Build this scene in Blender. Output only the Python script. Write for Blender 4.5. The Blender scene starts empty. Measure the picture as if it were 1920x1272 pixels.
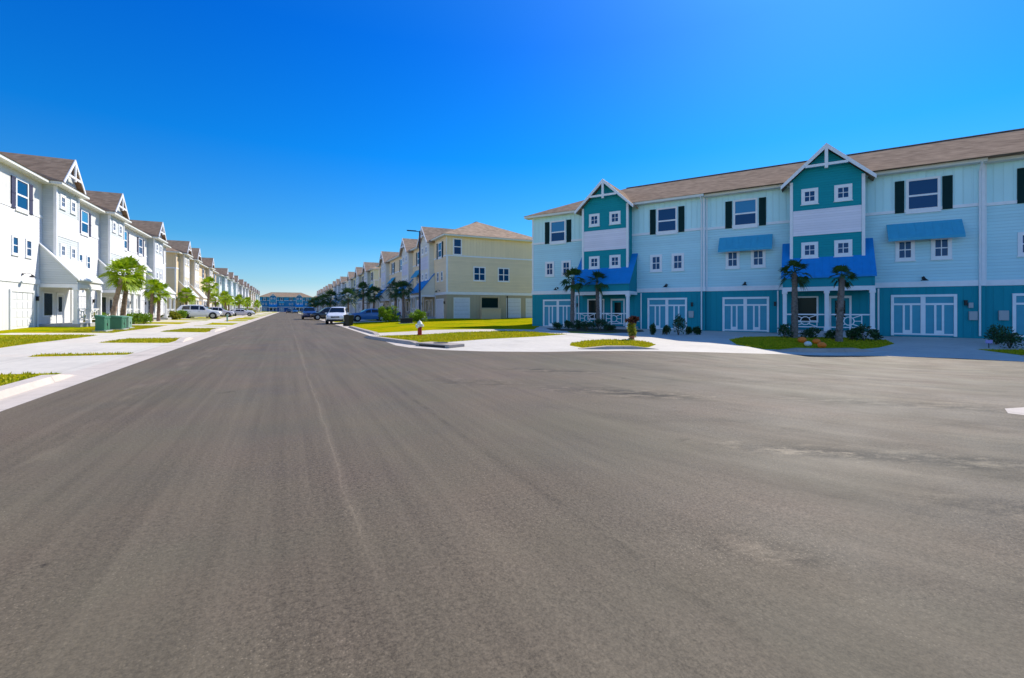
import bpy, bmesh, math, random
from mathutils import Vector, Matrix
from mathutils.geometry import delaunay_2d_cdt
R = math.radians
scene = bpy.context.scene
COL = scene.collection
DU = (-.4457, .8953)      # along the street
DV = (.8953, .4457)       # across the street, to the right

def S(u, v):
    return (DU[0]*u + DV[0]*v, DU[1]*u + DV[1]*v)
STREET_ROT = math.atan2(DV[1], DV[0])     # local x = v, local y = u

# ------------------------------------------------------------------ materials
def mat(name, color, rough=.7, spec=.3, metallic=0., noise=0., nscale=3., bump=0., bscale=40., coat=0., trans=0.):
    m = bpy.data.materials.new(name); m.use_nodes = True
    nt = m.node_tree; N = nt.nodes; L = nt.links
    b = N['Principled BSDF']
    b.inputs['Base Color'].default_value = (*color, 1)
    b.inputs['Roughness'].default_value = rough
    b.inputs['Specular IOR Level'].default_value = spec
    b.inputs['Metallic'].default_value = metallic
    b.inputs['Coat Weight'].default_value = coat
    tc = N.new('ShaderNodeTexCoord')
    if noise:
        n = N.new('ShaderNodeTexNoise'); n.inputs['Scale'].default_value = nscale; n.inputs['Detail'].default_value = 6
        L.new(tc.outputs['Object'], n.inputs['Vector'])
        r = N.new('ShaderNodeMapRange'); r.inputs[1].default_value = .3; r.inputs[2].default_value = .7
        r.inputs[3].default_value = 1-noise; r.inputs[4].default_value = 1+noise
        L.new(n.outputs['Fac'], r.inputs[0])
        mx = N.new('ShaderNodeVectorMath'); mx.operation = 'SCALE'; mx.inputs[0].default_value = color
        L.new(r.outputs[0], mx.inputs['Scale']); L.new(mx.outputs[0], b.inputs['Base Color'])
    if bump:
        n2 = N.new('ShaderNodeTexNoise'); n2.inputs['Scale'].default_value = bscale; n2.inputs['Detail'].default_value = 4
        L.new(tc.outputs['Object'], n2.inputs['Vector'])
        bp = N.new('ShaderNodeBump'); bp.inputs['Strength'].default_value = bump; bp.inputs['Distance'].default_value = .02
        L.new(n2.outputs['Fac'], bp.inputs['Height']); L.new(bp.outputs[0], b.inputs['Normal'])
    return m

def M(nt, op, *a):
    n = nt.nodes.new('ShaderNodeMath'); n.operation = op
    for i, x in enumerate(a):
        if isinstance(x, (int, float)): n.inputs[i].default_value = x
        else: nt.links.new(x, n.inputs[i])
    return n.outputs[0]

def siding(name, color, kind='lap', pitch=.18, noise=.10):
    """lap = horizontal boards, batten = vertical boards with a strip on every joint"""
    m = mat(name, color, rough=.75, spec=.25)
    nt = m.node_tree; N = nt.nodes; L = nt.links; b = N['Principled BSDF']
    tc = N.new('ShaderNodeTexCoord'); sp = N.new('ShaderNodeSeparateXYZ'); L.new(tc.outputs['Object'], sp.inputs[0])
    if kind == 'lap':
        f = M(nt, 'FRACT', M(nt, 'DIVIDE', M(nt, 'ADD', sp.outputs[2], 50), pitch))
        h = M(nt, 'SUBTRACT', 1, f)
        groove = M(nt, 'LESS_THAN', f, .1)
        cell = M(nt, 'FLOOR', M(nt, 'DIVIDE', M(nt, 'ADD', sp.outputs[2], 50), pitch))
    else:
        t = M(nt, 'DIVIDE', M(nt, 'ADD', M(nt, 'ADD', sp.outputs[0], sp.outputs[1]), 50.03), pitch)
        f = M(nt, 'FRACT', t)
        h = M(nt, 'LESS_THAN', f, .13)
        groove = M(nt, 'MULTIPLY', M(nt, 'GREATER_THAN', f, .13), M(nt, 'LESS_THAN', f, .17))
        cell = M(nt, 'FLOOR', t)
    wn = N.new('ShaderNodeTexWhiteNoise'); wn.noise_dimensions = '1D'; L.new(cell, wn.inputs['W'])
    n = N.new('ShaderNodeTexNoise'); n.inputs['Scale'].default_value = .7; n.inputs['Detail'].default_value = 5
    L.new(tc.outputs['Object'], n.inputs['Vector'])
    var = M(nt, 'ADD', 1-noise, M(nt, 'ADD', M(nt, 'MULTIPLY', wn.outputs[0], noise*.6), M(nt, 'MULTIPLY', n.outputs[0], noise*1.4)))
    var = M(nt, 'MULTIPLY', var, M(nt, 'SUBTRACT', 1, M(nt, 'MULTIPLY', groove, .12)))
    mx = N.new('ShaderNodeVectorMath'); mx.operation = 'SCALE'; mx.inputs[0].default_value = color
    L.new(var, mx.inputs['Scale']); L.new(mx.outputs[0], b.inputs['Base Color'])
    bp = N.new('ShaderNodeBump'); bp.inputs['Strength'].default_value = 1; bp.inputs['Distance'].default_value = .035
    L.new(h, bp.inputs['Height']); L.new(bp.outputs[0], b.inputs['Normal'])
    return m

def shingle(name, color):
    m = mat(name, color, rough=1, spec=.0)
    nt = m.node_tree; N = nt.nodes; L = nt.links; b = N['Principled BSDF']
    tc = N.new('ShaderNodeTexCoord'); sp = N.new('ShaderNodeSeparateXYZ'); L.new(tc.outputs['Object'], sp.inputs[0])
    row = M(nt, 'FLOOR', M(nt, 'DIVIDE', sp.outputs[2], .11))
    shift = M(nt, 'MULTIPLY', row, .37)
    colm = M(nt, 'FLOOR', M(nt, 'DIVIDE', M(nt, 'ADD', M(nt, 'ADD', sp.outputs[0], sp.outputs[1]), shift), .33))
    cb = N.new('ShaderNodeCombineXYZ'); L.new(row, cb.inputs[0]); L.new(colm, cb.inputs[1])
    wn = N.new('ShaderNodeTexWhiteNoise'); wn.noise_dimensions = '3D'; L.new(cb.outputs[0], wn.inputs['Vector'])
    n = N.new('ShaderNodeTexNoise'); n.inputs['Scale'].default_value = .9; n.inputs['Detail'].default_value = 6
    L.new(tc.outputs['Object'], n.inputs['Vector'])
    edge = M(nt, 'LESS_THAN', M(nt, 'FRACT', M(nt, 'DIVIDE', sp.outputs[2], .11)), .15)
    var = M(nt, 'ADD', .62, M(nt, 'ADD', M(nt, 'MULTIPLY', wn.outputs[0], .36), M(nt, 'MULTIPLY', n.outputs[0], .45)))
    var = M(nt, 'SUBTRACT', var, M(nt, 'MULTIPLY', edge, .15))
    mx = N.new('ShaderNodeVectorMath'); mx.operation = 'SCALE'; mx.inputs[0].default_value = color
    L.new(var, mx.inputs['Scale']); L.new(mx.outputs[0], b.inputs['Base Color'])
    return m

def leafmat(name, c1, c2, rough=.55, trans=.35):
    m = bpy.data.materials.new(name); m.use_nodes = True
    nt = m.node_tree; N = nt.nodes; L = nt.links; b = N['Principled BSDF']
    g = N.new('ShaderNodeNewGeometry')
    mx = N.new('ShaderNodeMix'); mx.data_type = 'RGBA'
    mx.inputs[6].default_value = (*c1, 1); mx.inputs[7].default_value = (*c2, 1)
    L.new(g.outputs['Random Per Island'], mx.inputs[0])
    L.new(mx.outputs[2], b.inputs['Base Color']); b.inputs['Roughness'].default_value = rough
    b.inputs['Specular IOR Level'].default_value = .3
    t = N.new('ShaderNodeBsdfTranslucent'); L.new(mx.outputs[2], t.inputs[0])
    ms = N.new('ShaderNodeMixShader'); ms.inputs[0].default_value = trans
    L.new(b.outputs[0], ms.inputs[1]); L.new(t.outputs[0], ms.inputs[2])
    L.new(ms.outputs[0], N['Material Output'].inputs[0])
    return m

WHITE = mat('white_trim', (.80, .80, .80), .55, noise=.04)
FASCIA = mat('fascia_paint', (.72, .72, .66), .6, noise=.04)
GLASS = mat('window_glass', (.004, .055, .15), .08, spec=.22)
rnd0 = random.Random(3)
UPPER_BLUE = mat('window_upper_blue', (.03, .22, .42), .25, spec=.3)
GLASS_DARK = mat('porch_glass', (.006, .02, .02), .15, spec=.12)
BLACK = mat('black_metal', (.015, .015, .018), .45)
SHUT = siding('shutter_green', (.006, .035, .032), 'lap', .05)
SHUT_NAVY = siding('shutter_navy', (.035, .04, .085), 'lap', .05)
ROOF = shingle('roof_shingles', (.33, .235, .16))
ROOF_TAN = shingle('roof_shingles_tan', (.40, .29, .20))
CONC_STEP = mat('porch_concrete', (.42, .42, .41), .85, noise=.12, bump=.2)
AWN_BLUE = mat('blue_awning', (.006, .23, .58), .6, noise=.06)
AWN_BLUE2 = mat('blue_small_awning', (.05, .36, .54), .6, noise=.06)
AWN_WHITE = mat('white_metal_roof', (.80, .80, .78), .4, noise=.03)
def awn_ribs(m):
    nt = m.node_tree; N = nt.nodes; L = nt.links
    tc = N.new('ShaderNodeTexCoord'); sp = N.new('ShaderNodeSeparateXYZ'); L.new(tc.outputs['Object'], sp.inputs[0])
    h = M(nt, 'LESS_THAN', M(nt, 'FRACT', M(nt, 'DIVIDE', M(nt, 'ADD', sp.outputs[0], 20), .4)), .08)
    bp = N.new('ShaderNodeBump'); bp.inputs['Strength'].default_value = .7; bp.inputs['Distance'].default_value = .02
    L.new(h, bp.inputs['Height']); L.new(bp.outputs[0], N['Principled BSDF'].inputs['Normal'])
for a_ in (AWN_BLUE, AWN_WHITE, AWN_BLUE2): awn_ribs(a_)

def palette(nm, mid, top, base, bay, band, awn, awn2, shut, roof, door, frieze=None):
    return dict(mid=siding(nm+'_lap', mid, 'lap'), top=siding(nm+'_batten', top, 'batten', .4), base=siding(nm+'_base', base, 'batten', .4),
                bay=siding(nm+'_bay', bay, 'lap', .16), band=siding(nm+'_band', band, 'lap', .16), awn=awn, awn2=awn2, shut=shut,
                roof=roof, door=mat(nm+'_door', door, .6, noise=.05), porch=mat(nm+'_porch', base, .8))
P_BLUE = palette('blue_house', (.50, .76, .78), (.56, .83, .83), (.006, .26, .32), (.006, .29, .32), (.85, .78, .80), AWN_BLUE, AWN_BLUE2, SHUT, ROOF, (.06, .32, .42))
P_WHITE = palette('white_house', (.78, .76, .74), (.68, .67, .63), (.68, .68, .66), (.55, .58, .56), (.76, .77, .78), AWN_WHITE, AWN_WHITE, SHUT_NAVY, ROOF, (.72, .72, .72))  # shade of the porch cheeks is put into the bay grey
P_CREAM = palette('cream_house', (.86, .68, .43), (.88, .70, .45), (.44, .37, .25), (.78, .74, .62), (.70, .68, .72), AWN_BLUE, AWN_BLUE2, SHUT, ROOF_TAN, (.62, .64, .68))
P_YELLOW = palette('yellow_house', (.74, .60, .38), (.74, .56, .33), (.60, .47, .30), (.70, .62, .45), (.76, .73, .68), AWN_WHITE, AWN_WHITE, SHUT_NAVY, ROOF, (.7, .68, .64))
P_AQUA = palette('aqua_house', (.62, .72, .70), (.58, .70, .70), (.40, .46, .46), (.56, .68, .66), (.74, .76, .76), AWN_WHITE, AWN_BLUE2, SHUT, ROOF, (.68, .7, .7))
P_SAGE = palette('sage_house', (.68, .68, .48), (.72, .72, .50), (.36, .36, .30), (.60, .60, .50), (.7, .68, .7), AWN_BLUE, AWN_BLUE2, SHUT, ROOF_TAN, (.6, .62, .64))
P_GREY = palette('grey_house', (.66, .68, .66), (.72, .72, .70), (.38, .40, .40), (.55, .60, .62), (.7, .7, .74), AWN_BLUE, AWN_BLUE2, SHUT, ROOF_TAN, (.6, .62, .66))
P_FAR_SHADED = palette('far_house_shaded', (.02, .20, .45), (.03, .26, .5), (.005, .08, .28), (.02, .18, .42), (.05, .3, .5), AWN_BLUE, AWN_BLUE2, SHUT, ROOF, (.1, .2, .3))  # blue walls here have the shade of the street end put into their colour

# ------------------------------------------------------------------ mesh builder
class MB:
    def __init__(s): s.v = []; s.f = []
    def quad(s, a, b, c, d):
        n = len(s.v); s.v += [a, b, c, d]; s.f.append((n, n+1, n+2, n+3)); return s
    def tri(s, a, b, c):
        n = len(s.v); s.v += [a, b, c]; s.f.append((n, n+1, n+2)); return s
    def box(s, x0, x1, y0, y1, z0, z1):
        n = len(s.v)
        s.v += [(x0,y0,z0),(x1,y0,z0),(x1,y1,z0),(x0,y1,z0),(x0,y0,z1),(x1,y0,z1),(x1,y1,z1),(x0,y1,z1)]
        s.f += [tuple(n+i for i in q) for q in ((0,3,2,1),(4,5,6,7),(0,1,5,4),(1,2,6,5),(2,3,7,6),(3,0,4,7))]
        return s
    def prism(s, pts, off):
        """pts closed 3d polygon, extruded by vector off"""
        n = len(s.v); k = len(pts)
        s.v += [tuple(p) for p in pts] + [tuple(p[i]+off[i] for i in range(3)) for p in pts]
        s.f.append(tuple(range(n, n+k))); s.f.append(tuple(range(n+2*k-1, n+k-1, -1)))
        for i in range(k):
            j = (i+1) % k; s.f.append((n+j, n+i, n+k+i, n+k+j))
        return s
    def bar(s, a, b, w, h=None):
        """square bar between two points"""
        h = h or w; a = Vector(a); b = Vector(b); d = (b-a).normalized()
        up = Vector((0,0,1)) if abs(d.z) < .95 else Vector((0,1,0))
        x = d.cross(up).normalized()*w/2; y = x.cross(d).normalized()*h/2
        pts = [a-x-y, a+x-y, a+x+y, a-x+y]
        return s.prism(pts, b-a)
    def tube(s, path, rad, n=8, cap=True):
        rings = []; P = [Vector(p) for p in path]
        for i, p in enumerate(P):
            d = (P[min(i+1, len(P)-1)] - P[max(i-1, 0)]).normalized()
            up = Vector((0,0,1)) if abs(d.z) < .9 else Vector((1,0,0))
            x = d.cross(up).normalized(); y = d.cross(x).normalized()
            r = rad[i] if isinstance(rad, (list, tuple)) else rad
            base = len(s.v)
            for k in range(n):
                a = 2*math.pi*k/n
                s.v.append(tuple(p + x*math.cos(a)*r + y*math.sin(a)*r))
            rings.append(base)
        for i in range(len(rings)-1):
            for k in range(n):
                k2 = (k+1) % n
                s.f.append((rings[i]+k, rings[i]+k2, rings[i+1]+k2, rings[i+1]+k))
        if cap:
            s.f.append(tuple(rings[0]+k for k in range(n))); s.f.append(tuple(rings[-1]+k for k in reversed(range(n))))
        return s
    def lathe(s, prof, n=16, c=(0,0,0)):
        """prof: list (r,z) revolved round z"""
        base = len(s.v)
        for r, z in prof:
            for k in range(n):
                a = 2*math.pi*k/n; s.v.append((c[0]+r*math.cos(a), c[1]+r*math.sin(a), c[2]+z))
        for i in range(len(prof)-1):
            for k in range(n):
                k2 = (k+1) % n
                s.f.append((base+i*n+k, base+i*n+k2, base+(i+1)*n+k2, base+(i+1)*n+k))
        s.f.append(tuple(base+k for k in range(n))[::-1]); s.f.append(tuple(base+(len(prof)-1)*n+k for k in range(n)))
        return s
    def mesh(s, name, m, smooth=False, fix=True, bevel=0):
        me = bpy.data.meshes.new(name); me.from_pydata(s.v, [], s.f)
        if m: me.materials.append(m)
        if fix or bevel:
            bm = bmesh.new(); bm.from_mesh(me)
            if bevel:
                bmesh.ops.bevel(bm, geom=list(bm.edges), offset=bevel, segments=2, affect='EDGES', profile=.5)
            bmesh.ops.recalc_face_normals(bm, faces=bm.faces); bm.to_mesh(me); bm.free()
        if smooth:
            me.polygons.foreach_set('use_smooth', [True]*len(me.polygons))
            me.set_sharp_from_angle(angle=R(40))
        me.update(); return me
    def build(s, name, m, parent=None, smooth=False, fix=True, loc=None, bevel=0):
        return put(name, s.mesh(name, m, smooth, fix, bevel), parent, loc)

def put(name, me, parent=None, loc=None):
    o = bpy.data.objects.new(name, me); COL.objects.link(o)
    if parent: o.parent = parent
    if loc: o.location = loc
    return o
def tag(o, label=None, cat=None, group=None, kind=None):
    if label: o['label'] = label
    if cat: o['category'] = cat
    if group: o['group'] = group
    if kind: o['kind'] = kind
    return o
def empty(name, loc, rz=0, label=None, cat=None, group=None):
    o = bpy.data.objects.new(name, None); COL.objects.link(o); o.location = loc; o.rotation_euler = (0, 0, rz)
    o.empty_display_size = .3
    return tag(o, label, cat, group)
KIDS = {}
def copy_thing(root, loc, rz, label, group=None, scale=None):
    r = root.copy(); COL.objects.link(r); r.location = loc; r.rotation_euler = (0, 0, rz); r['label'] = label
    if group: r['group'] = group
    if scale: r.scale = (scale,)*3
    for ch in root.children:
        c = ch.copy(); COL.objects.link(c); c.parent = r
        for g in ch.children:
            d = g.copy(); COL.objects.link(d); d.parent = c
    return r

# ------------------------------------------------------------------ terrain height
def sm(t): t = max(0., min(1., t)); return t*t*(3-2*t)
def zroad(x, y):
    k = sm((x-3)/11.)*sm((y-6)/9.)
    return -.38*k
ROAD_EDGE = [S(420, 4.4), S(300, 4.4), S(200, 4.4), S(120, 4.4), S(80, 4.4), S(60, 4.4), S(45, 4.4), S(35, 4.35), S(27.6, 4.3), S(23.8, 4.3)]
ROAD_EDGE += [(-5.75, 20.9), (-4.9, 19.1), (-4.1, 18.0), (-3.3, 17.4), (-2.4, 16.8), (-1.0, 16.3), (1.14, 16.1), (5.8, 17.0), (10.6, 18.36), (14.6, 18.5),
              (17.2, 17.6), (19.0, 15.8), (24, 10.5), (32, 4.0), (45, -6), (80, -30)]
LEFT_EDGE = [S(-60, -3.77), S(420, -3.77)]
def segd(p, a, b):
    ax, ay = a; bx, by = b; dx, dy = bx-ax, by-ay
    t = max(0, min(1, ((p[0]-ax)*dx + (p[1]-ay)*dy)/(dx*dx+dy*dy)))
    return math.hypot(p[0]-ax-t*dx, p[1]-ay-t*dy)
def in_poly(p, poly):
    c = False; n = len(poly); j = n-1
    for i in range(n):
        a, b = poly[i], poly[j]
        if (a[1] > p[1]) != (b[1] > p[1]) and p[0] < (b[0]-a[0])*(p[1]-a[1])/(b[1]-a[1]) + a[0]: c = not c
        j = i
    return c
ROAD_POLY = [S(-60, -3.77), S(420, -3.77)] + ROAD_EDGE + [(80, -60), (-20, -80)]
CTRL = [(0.8, 34.5, .10), (2, 40, 0), (-5, 42, .28), (-3.5, 28.6, .24), (0, 27.5, .26), (3.5, 26.5, .12), (7.5, 24.5, .06), (8, 38, 0), (12, 34, -.06),
        (-5.2, 25.3, .10), (4.5, 20.5, -.0), (9, 23, -.12), (12, 21.5, -.2), (16, 30, -.1), (20, 28, -.14), (26, 26, -.14), (30, 22, -.2),
        (20, 24, -.22), (22, 20, -.36), (34, 12, -.3), (16, 21.5, -.30), (11.5, 28, -.1), (12, 52, .1), (30, 45, 0), (50, 30, 0)]
for u_ in (30, 42, 54, 66, 78, 95, 120, 160, 210, 270, 340, 400):
    CTRL += [(*S(u_, -7), .05), (*S(u_, -11), .2), (*S(u_, -15), .35), (*S(u_, -28), .35)]
for u_ in (8, 18): CTRL += [(*S(u_, -7), .05), (*S(u_, -11), .2), (*S(u_, -15), .35)]
for u_ in (52, 60, 70, 82, 96, 120, 160, 210, 270, 340, 400):
    CTRL += [(*S(u_, 9), .15), (*S(u_, 17), .45), (*S(u_, 30), .45)]
CTRL += [(*S(48, 10), .25), (*S(48, 20), .36), (*S(42, 8), .18), (*S(46, 28), .4)]
def zg(x, y):
    u = DU[0]*x + DU[1]*y
    if in_poly((x, y), ROAD_POLY):
        return zroad(x, y)
    near = min(segd((x, y), ROAD_EDGE[i], ROAD_EDGE[i+1]) for i in range(len(ROAD_EDGE)-1))
    near = min(near, segd((x, y), *LEFT_EDGE))
    w = s = 0
    for cx, cy, cz in CTRL:
        q = 1/((x-cx)**2 + (y-cy)**2 + .6)**1.5
        w += q; s += q*cz
    zi = s/w
    zr = zroad(x, y)
    t = sm(near/5.)
    return zr*(1-t) + zi*t
CAM_Z = 1.5
def at(px, Y, dz=0):
    """world point on the ground seen in column px at depth Y"""
    x = (px-960)/850*Y
    return (x, Y, zg(x, Y)+dz)

# ------------------------------------------------------------------ building parts
_cache = {}
def mesh_once(key, fn):
    if key not in _cache: _cache[key] = fn()
    return _cache[key]
def window(par, cx, y, z0, w, h, style, trim=.12, far=False):
    """window with frame; local origin at bottom centre of the opening, facing -y"""
    def frame():
        b = MB(); t = trim; x = w/2
        b.box(-x-t, x+t, -.05, .02, -t, 0).box(-x-t, x+t, -.05, .02, h, h+t).box(-x-t, -x, -.05, .02, 0, h).box(x, x+t, -.05, .02, 0, h)
        b.box(-x-t-.04, x+t+.04, -.08, .02, -t-.05, -t-.003)
        if style == 'hung': b.box(-x, x, -.035, .02, h*.47, h*.53)
        if style == 'cross': b.box(-x, x, -.03, .02, h*.47, h*.53).box(-.02, .02, -.031, .02, 0, h)
        if style == 'hung2': b.box(-x, x, -.035, .02, h*.47, h*.53).box(-.05, .05, -.045, .02, 0, h)
        return b.mesh('window', WHITE)
    def pane():
        return MB().box(-w/2, w/2, -.012, .01, 0, h).mesh('pane', GLASS)
    k = (style, round(w, 2), round(h, 2), trim)
    o = put('window', mesh_once(('f',)+k, frame), par, (cx, y, z0))
    put('pane', mesh_once(('p',)+k, pane), o)
    if style == 'hung' and w > 1 and rnd0.random() < .5:
        put('upper_sheet', mesh_once(('bl',)+k, lambda: MB().box(-w/2+.01, w/2-.01, -.018, -.013, h*.53, h-.01).mesh('upper_sheet', UPPER_BLUE)), o)  # paler blue sheet over the upper half of the pane
    return o
def shutter(par, cx, y, z0, w, h, m):
    def f():
        b = MB(); b.box(-w/2, w/2, -.05, 0, 0, h)
        for zz in (0, h/2-.05, h-.1): b.box(-w/2, w/2, -.065, -.03, zz, zz+.1)
        return b.mesh('shutter', m)
    put('shutter', mesh_once(('s', w, h, m.name), f), par, (cx, y, z0))
def garage(par, cx, y, z0, w, h, pal, white=False):
    t = .14
    def frame():
        b = MB(); x = w/2
        b.box(-x-t, x+t, -.07, .02, h, h+t).box(-x-t, -x, -.07, .02, -.1, h).box(x, x+t, -.07, .02, -.1, h)
        return b.mesh('door_frame', WHITE)
    def door():
        return MB().box(-w/2, w/2, -.012, .02, -.1, h).mesh('garage_door', pal['door'])
    def stiles():
        b = MB(); x = w/2; y0, y1 = -.045, -.013
        b.box(-.11, .11, y0-.01, y1, 0, h)
        b.box(-x, x, y0, y1, h*.78, h*.83).box(-x, x, y0, y1, -.04, .05)
        for s in (-1, 1):
            c = s*(x/2+.04); q = x/2/3
            for e in (-1, 1):
                px_ = c + e*q*.75
                b.box(px_-.05, px_+.05, y0, y1, .05, h*.78)
            b.box(c-q*.75+.05, c+q*.75-.05, y0, y1, .05, .24)
        return b.mesh('stiles', WHITE)
    k = (round(w, 2), round(h, 2), pal['door'].name)
    o = put('garage_door', mesh_once(('gd',)+k, door), par, (cx, y, z0))
    put('door_frame', mesh_once(('gf',)+k, frame), o)
    if white:
        def panels():
            b = MB()
            for r_ in range(4):
                for c_ in range(4):
                    x0 = -w/2+.08+c_*(w-.1)/4; b.box(x0, x0+(w-.1)/4-.08, -.03, -.013, .08+r_*h/4, .08+r_*h/4+h/4-.14)
            return b.mesh('raised_panels', pal['door'])
        put('raised_panels', mesh_once(('gp',)+k, panels), o)
    else:
        put('stiles', mesh_once(('gs',)+k, stiles), o)
def gooseneck():
    b = MB(); b.tube([(0,0,0),(0,-.15,.1),(0,-.4,.05),(0,-.45,-.05)], .018, 6)
    b.lathe([(.03,.05),(.06,0),(.19,-.12),(.18,-.125)], 12, (0,-.45,-.05)); b.box(-.06,.06,-.02,.01,-.06,.08)
    return b.mesh('wall_lamp', BLACK)
def small_awning(par, cx, y, z1, z0, w, out, m):
    def f():
        b = MB(); x = w/2
        b.prism([(-x, 0, z1-z0), (-x, -out, 0), (-x, -out, -.06), (-x, 0, z1-z0-.08)], (w, 0, 0))
        b.box(-x, x, -out-.01, -out+.012, -.16, -.061)
        return b.mesh('awning', m)
    def br():
        return MB().bar((0, -.02, .1), (0, -out+.03, -.05), .03).mesh('bracket', BLACK)
    o = put('awning', mesh_once(('aw', w, out, z1-z0, m.name), f), par, (cx, y, z0))
    for s in (-1, 1): put('bracket', mesh_once(('ab', out), br), o, (s*(w/2-.1), 0, 0))

EAVE, RIDGE, B1, B2 = 9.96, 13.2, 2.97, 7.5
def add_bay(par, s0, s1, y, pal, porch_out=1.25, detail=2, awn=True, dormer=False):
    """projecting gabled bay over a porch; y = main wall plane"""
    c = (s0+s1)/2; hw = (s1-s0)/2; proj = .95 if pal is P_BLUE else .7; f = y-proj; porch_out -= proj-.7; ap = 11.92; ge = 9.57; hg = hw+.5
    if dormer:
        ge = EAVE+.12; hg = hw-.05; ap = 12.1
    slope = (ap-ge)/hg
    zt = ge + slope*(hg-hw) - .10; za = ap-.12
    b = MB()
    if dormer:
        zt = EAVE-.11
        b.prism([(s0, f, B1-.02), (s1, f, B1-.02), (s1, f, zt), (s0, f, zt)], (0, .7, 0))
    else:
        b.prism([(s0, f, B1-.02), (s1, f, B1-.02), (s1, f, zt), (c, f, za), (s0, f, zt)], (0, proj, 0))
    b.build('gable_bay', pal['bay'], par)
    if dormer:
        MB().box(s0-.5, s1+.5, f-.5, y-.56, EAVE-.118, EAVE+.061).build('bay_eave', FASCIA, par)
        b = MB(); n = 0; z_ = EAVE+.066
        b.v += [(s0-.55, f-.55, z_), (s1+.55, f-.55, z_), (s1+.2, y+.4, z_+.62), (s0-.2, y+.4, z_+.62)]; b.f.append((0, 1, 2, 3))
        b.v += [(s0-.55, f-.55, z_), (s1+.55, f-.55, z_), (s1+.55, y+.4, z_), (s0-.55, y+.4, z_)]; b.f += [(4, 7, 6, 5), (1, 6, 2), (0, 3, 7)]
        b.build('bay_skirt_roof', pal['roof'], par)
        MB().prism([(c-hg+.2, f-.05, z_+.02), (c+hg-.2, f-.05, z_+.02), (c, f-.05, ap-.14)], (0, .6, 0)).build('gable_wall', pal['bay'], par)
    MB().box(s0+.16, s1-.16, f-.03, f+.01, 6.35, 8.0).build('white_panel', pal['band'], par)
    for xx in (s0-.02, s1-.15):
        MB().box(xx, xx+.17, f-.045, f+.12, B1-.02, zt-.02).build('corner_board', WHITE, par)
    # gable roof
    th = .14; y0 = f-.42; y1 = y+5.2
    b = MB()
    b.prism([(c-hg, y0+.03, ge), (c, y0+.03, ap), (c+hg, y0+.03, ge), (c+hg, y0+.03, ge+th), (c, y0+.03, ap+th), (c-hg, y0+.03, ge+th)], (0, y1-y0, 0))
    b.build('gable_roof', pal['roof'], par)
    b = MB()
    for s in (-1, 1):
        b.prism([(c, y0-.03, ap+th+.02), (c+s*(hg+.03), y0-.03, ge+th-.02), (c+s*(hg+.03), y0-.03, ge-.12), (c, y0-.03, ap-.14)], (0, .06, 0))
    b.build('rake_board', WHITE, par)
    b = MB()
    zc = 10.75; xc = (ap-.1-zc)/slope
    zc = 10.85 if dormer else zc; xc = (ap-.1-zc)/slope
    b.box(c-.09, c+.09, y0-.045, y0+.05, zc-.25, ap-.12)
    b.box(c-xc, c-.09, y0-.035, y0+.045, zc-.09, zc+.07).box(c+.09, c+xc, y0-.035, y0+.045, zc-.09, zc+.07)
    b.build('gable_truss', WHITE, par)
    q = hw*.45
    for zz in (8.58, 5.08):
        for s in (-1, 1): window(par, c+s*q, f, zz, .52, .62, 'cross', .2)
    # porch
    po = f-porch_out; ws0, ws1 = s0-.4, s1+.4
    k = 1.19
    zf = 4.9-k*porch_out; zw = 4.9+k*proj
    b = MB()
    b.prism([(ws0-.08, y-.01, zw), (ws0-.08, po-.1, zf-.1*k), (ws0-.08, po-.1, zf-.1*k-.1), (ws0-.08, y-.01, zw-.1)], (ws1-ws0+.16, 0, 0))
    pr = b.build('porch_roof', pal['awn'], par)
    for xx in (ws0, ws1-.12):
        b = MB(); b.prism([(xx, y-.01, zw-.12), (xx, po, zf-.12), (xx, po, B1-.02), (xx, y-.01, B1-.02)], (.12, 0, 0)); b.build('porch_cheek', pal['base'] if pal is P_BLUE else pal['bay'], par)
    b = MB(); b.box(ws0-.02, ws1+.02, po-.03, po+.12, 2.68, B1-.03).box(ws0-.03, ws0+.15, po+.12, y-.01, 2.68, B1-.03).box(ws1-.15, ws1+.03, po+.12, y-.01, 2.68, B1-.03)
    b.build('porch_beam', WHITE, par)
    MB().box(ws0+.12, ws1-.12, po+.02, po+.1, B1-.029, zf-.13).build('porch_frieze', pal['porch'], par)
    MB().box(ws0-.1, ws1+.1, po-.15, y-.003, -.5, .16).build('porch_floor', CONC_STEP, par)
    posts = [ws0+.12, c, ws1-.12]
    for xx in posts:
        b = MB(); b.box(xx-.11, xx+.11, po-.02, po+.2, .161, 2.679).box(xx-.15, xx+.15, po-.06, po+.24, .161, .4).box(xx-.15, xx+.15, po-.06, po+.24, 2.52, 2.678)
        b.build('post', WHITE, par)
    if detail >= 1:
        for i in range(2):
            a, e = posts[i]+.11, posts[i+1]-.11; m_ = (a+e)/2; yy = po+.09
            b = MB(); b.box(a, e, yy-.03, yy+.03, 1.16, 1.24).box(a, e, yy-.025, yy+.025, .38, .44)
            n = 10; r = .26; zc = .8
            for j in range(n):
                a0, a1 = 2*math.pi*j/n, 2*math.pi*(j+1)/n
                b.bar((m_+r*math.cos(a0), yy, zc+r*math.sin(a0)), (m_+r*math.cos(a1), yy, zc+r*math.sin(a1)), .05)
            for sx in (-1, 1):
                for sz in (-1, 1):
                    b.bar((m_+sx*.19, yy, zc+sz*.19), (m_+sx*(.6), yy, zc+sz*.36), .045)
                b.bar((m_+sx*.62, yy, .44), (m_+sx*.62, yy, 1.16), .045)
                b.bar((m_+sx*.26, yy, zc), (m_+sx*.62, yy, zc), .04)
            b.build('railing', WHITE, par)
    d = MB().box(c+.3, c+1.25, y-.03, y+.01, .17, 2.25).build('front_door', pal['porch'], par)
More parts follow.
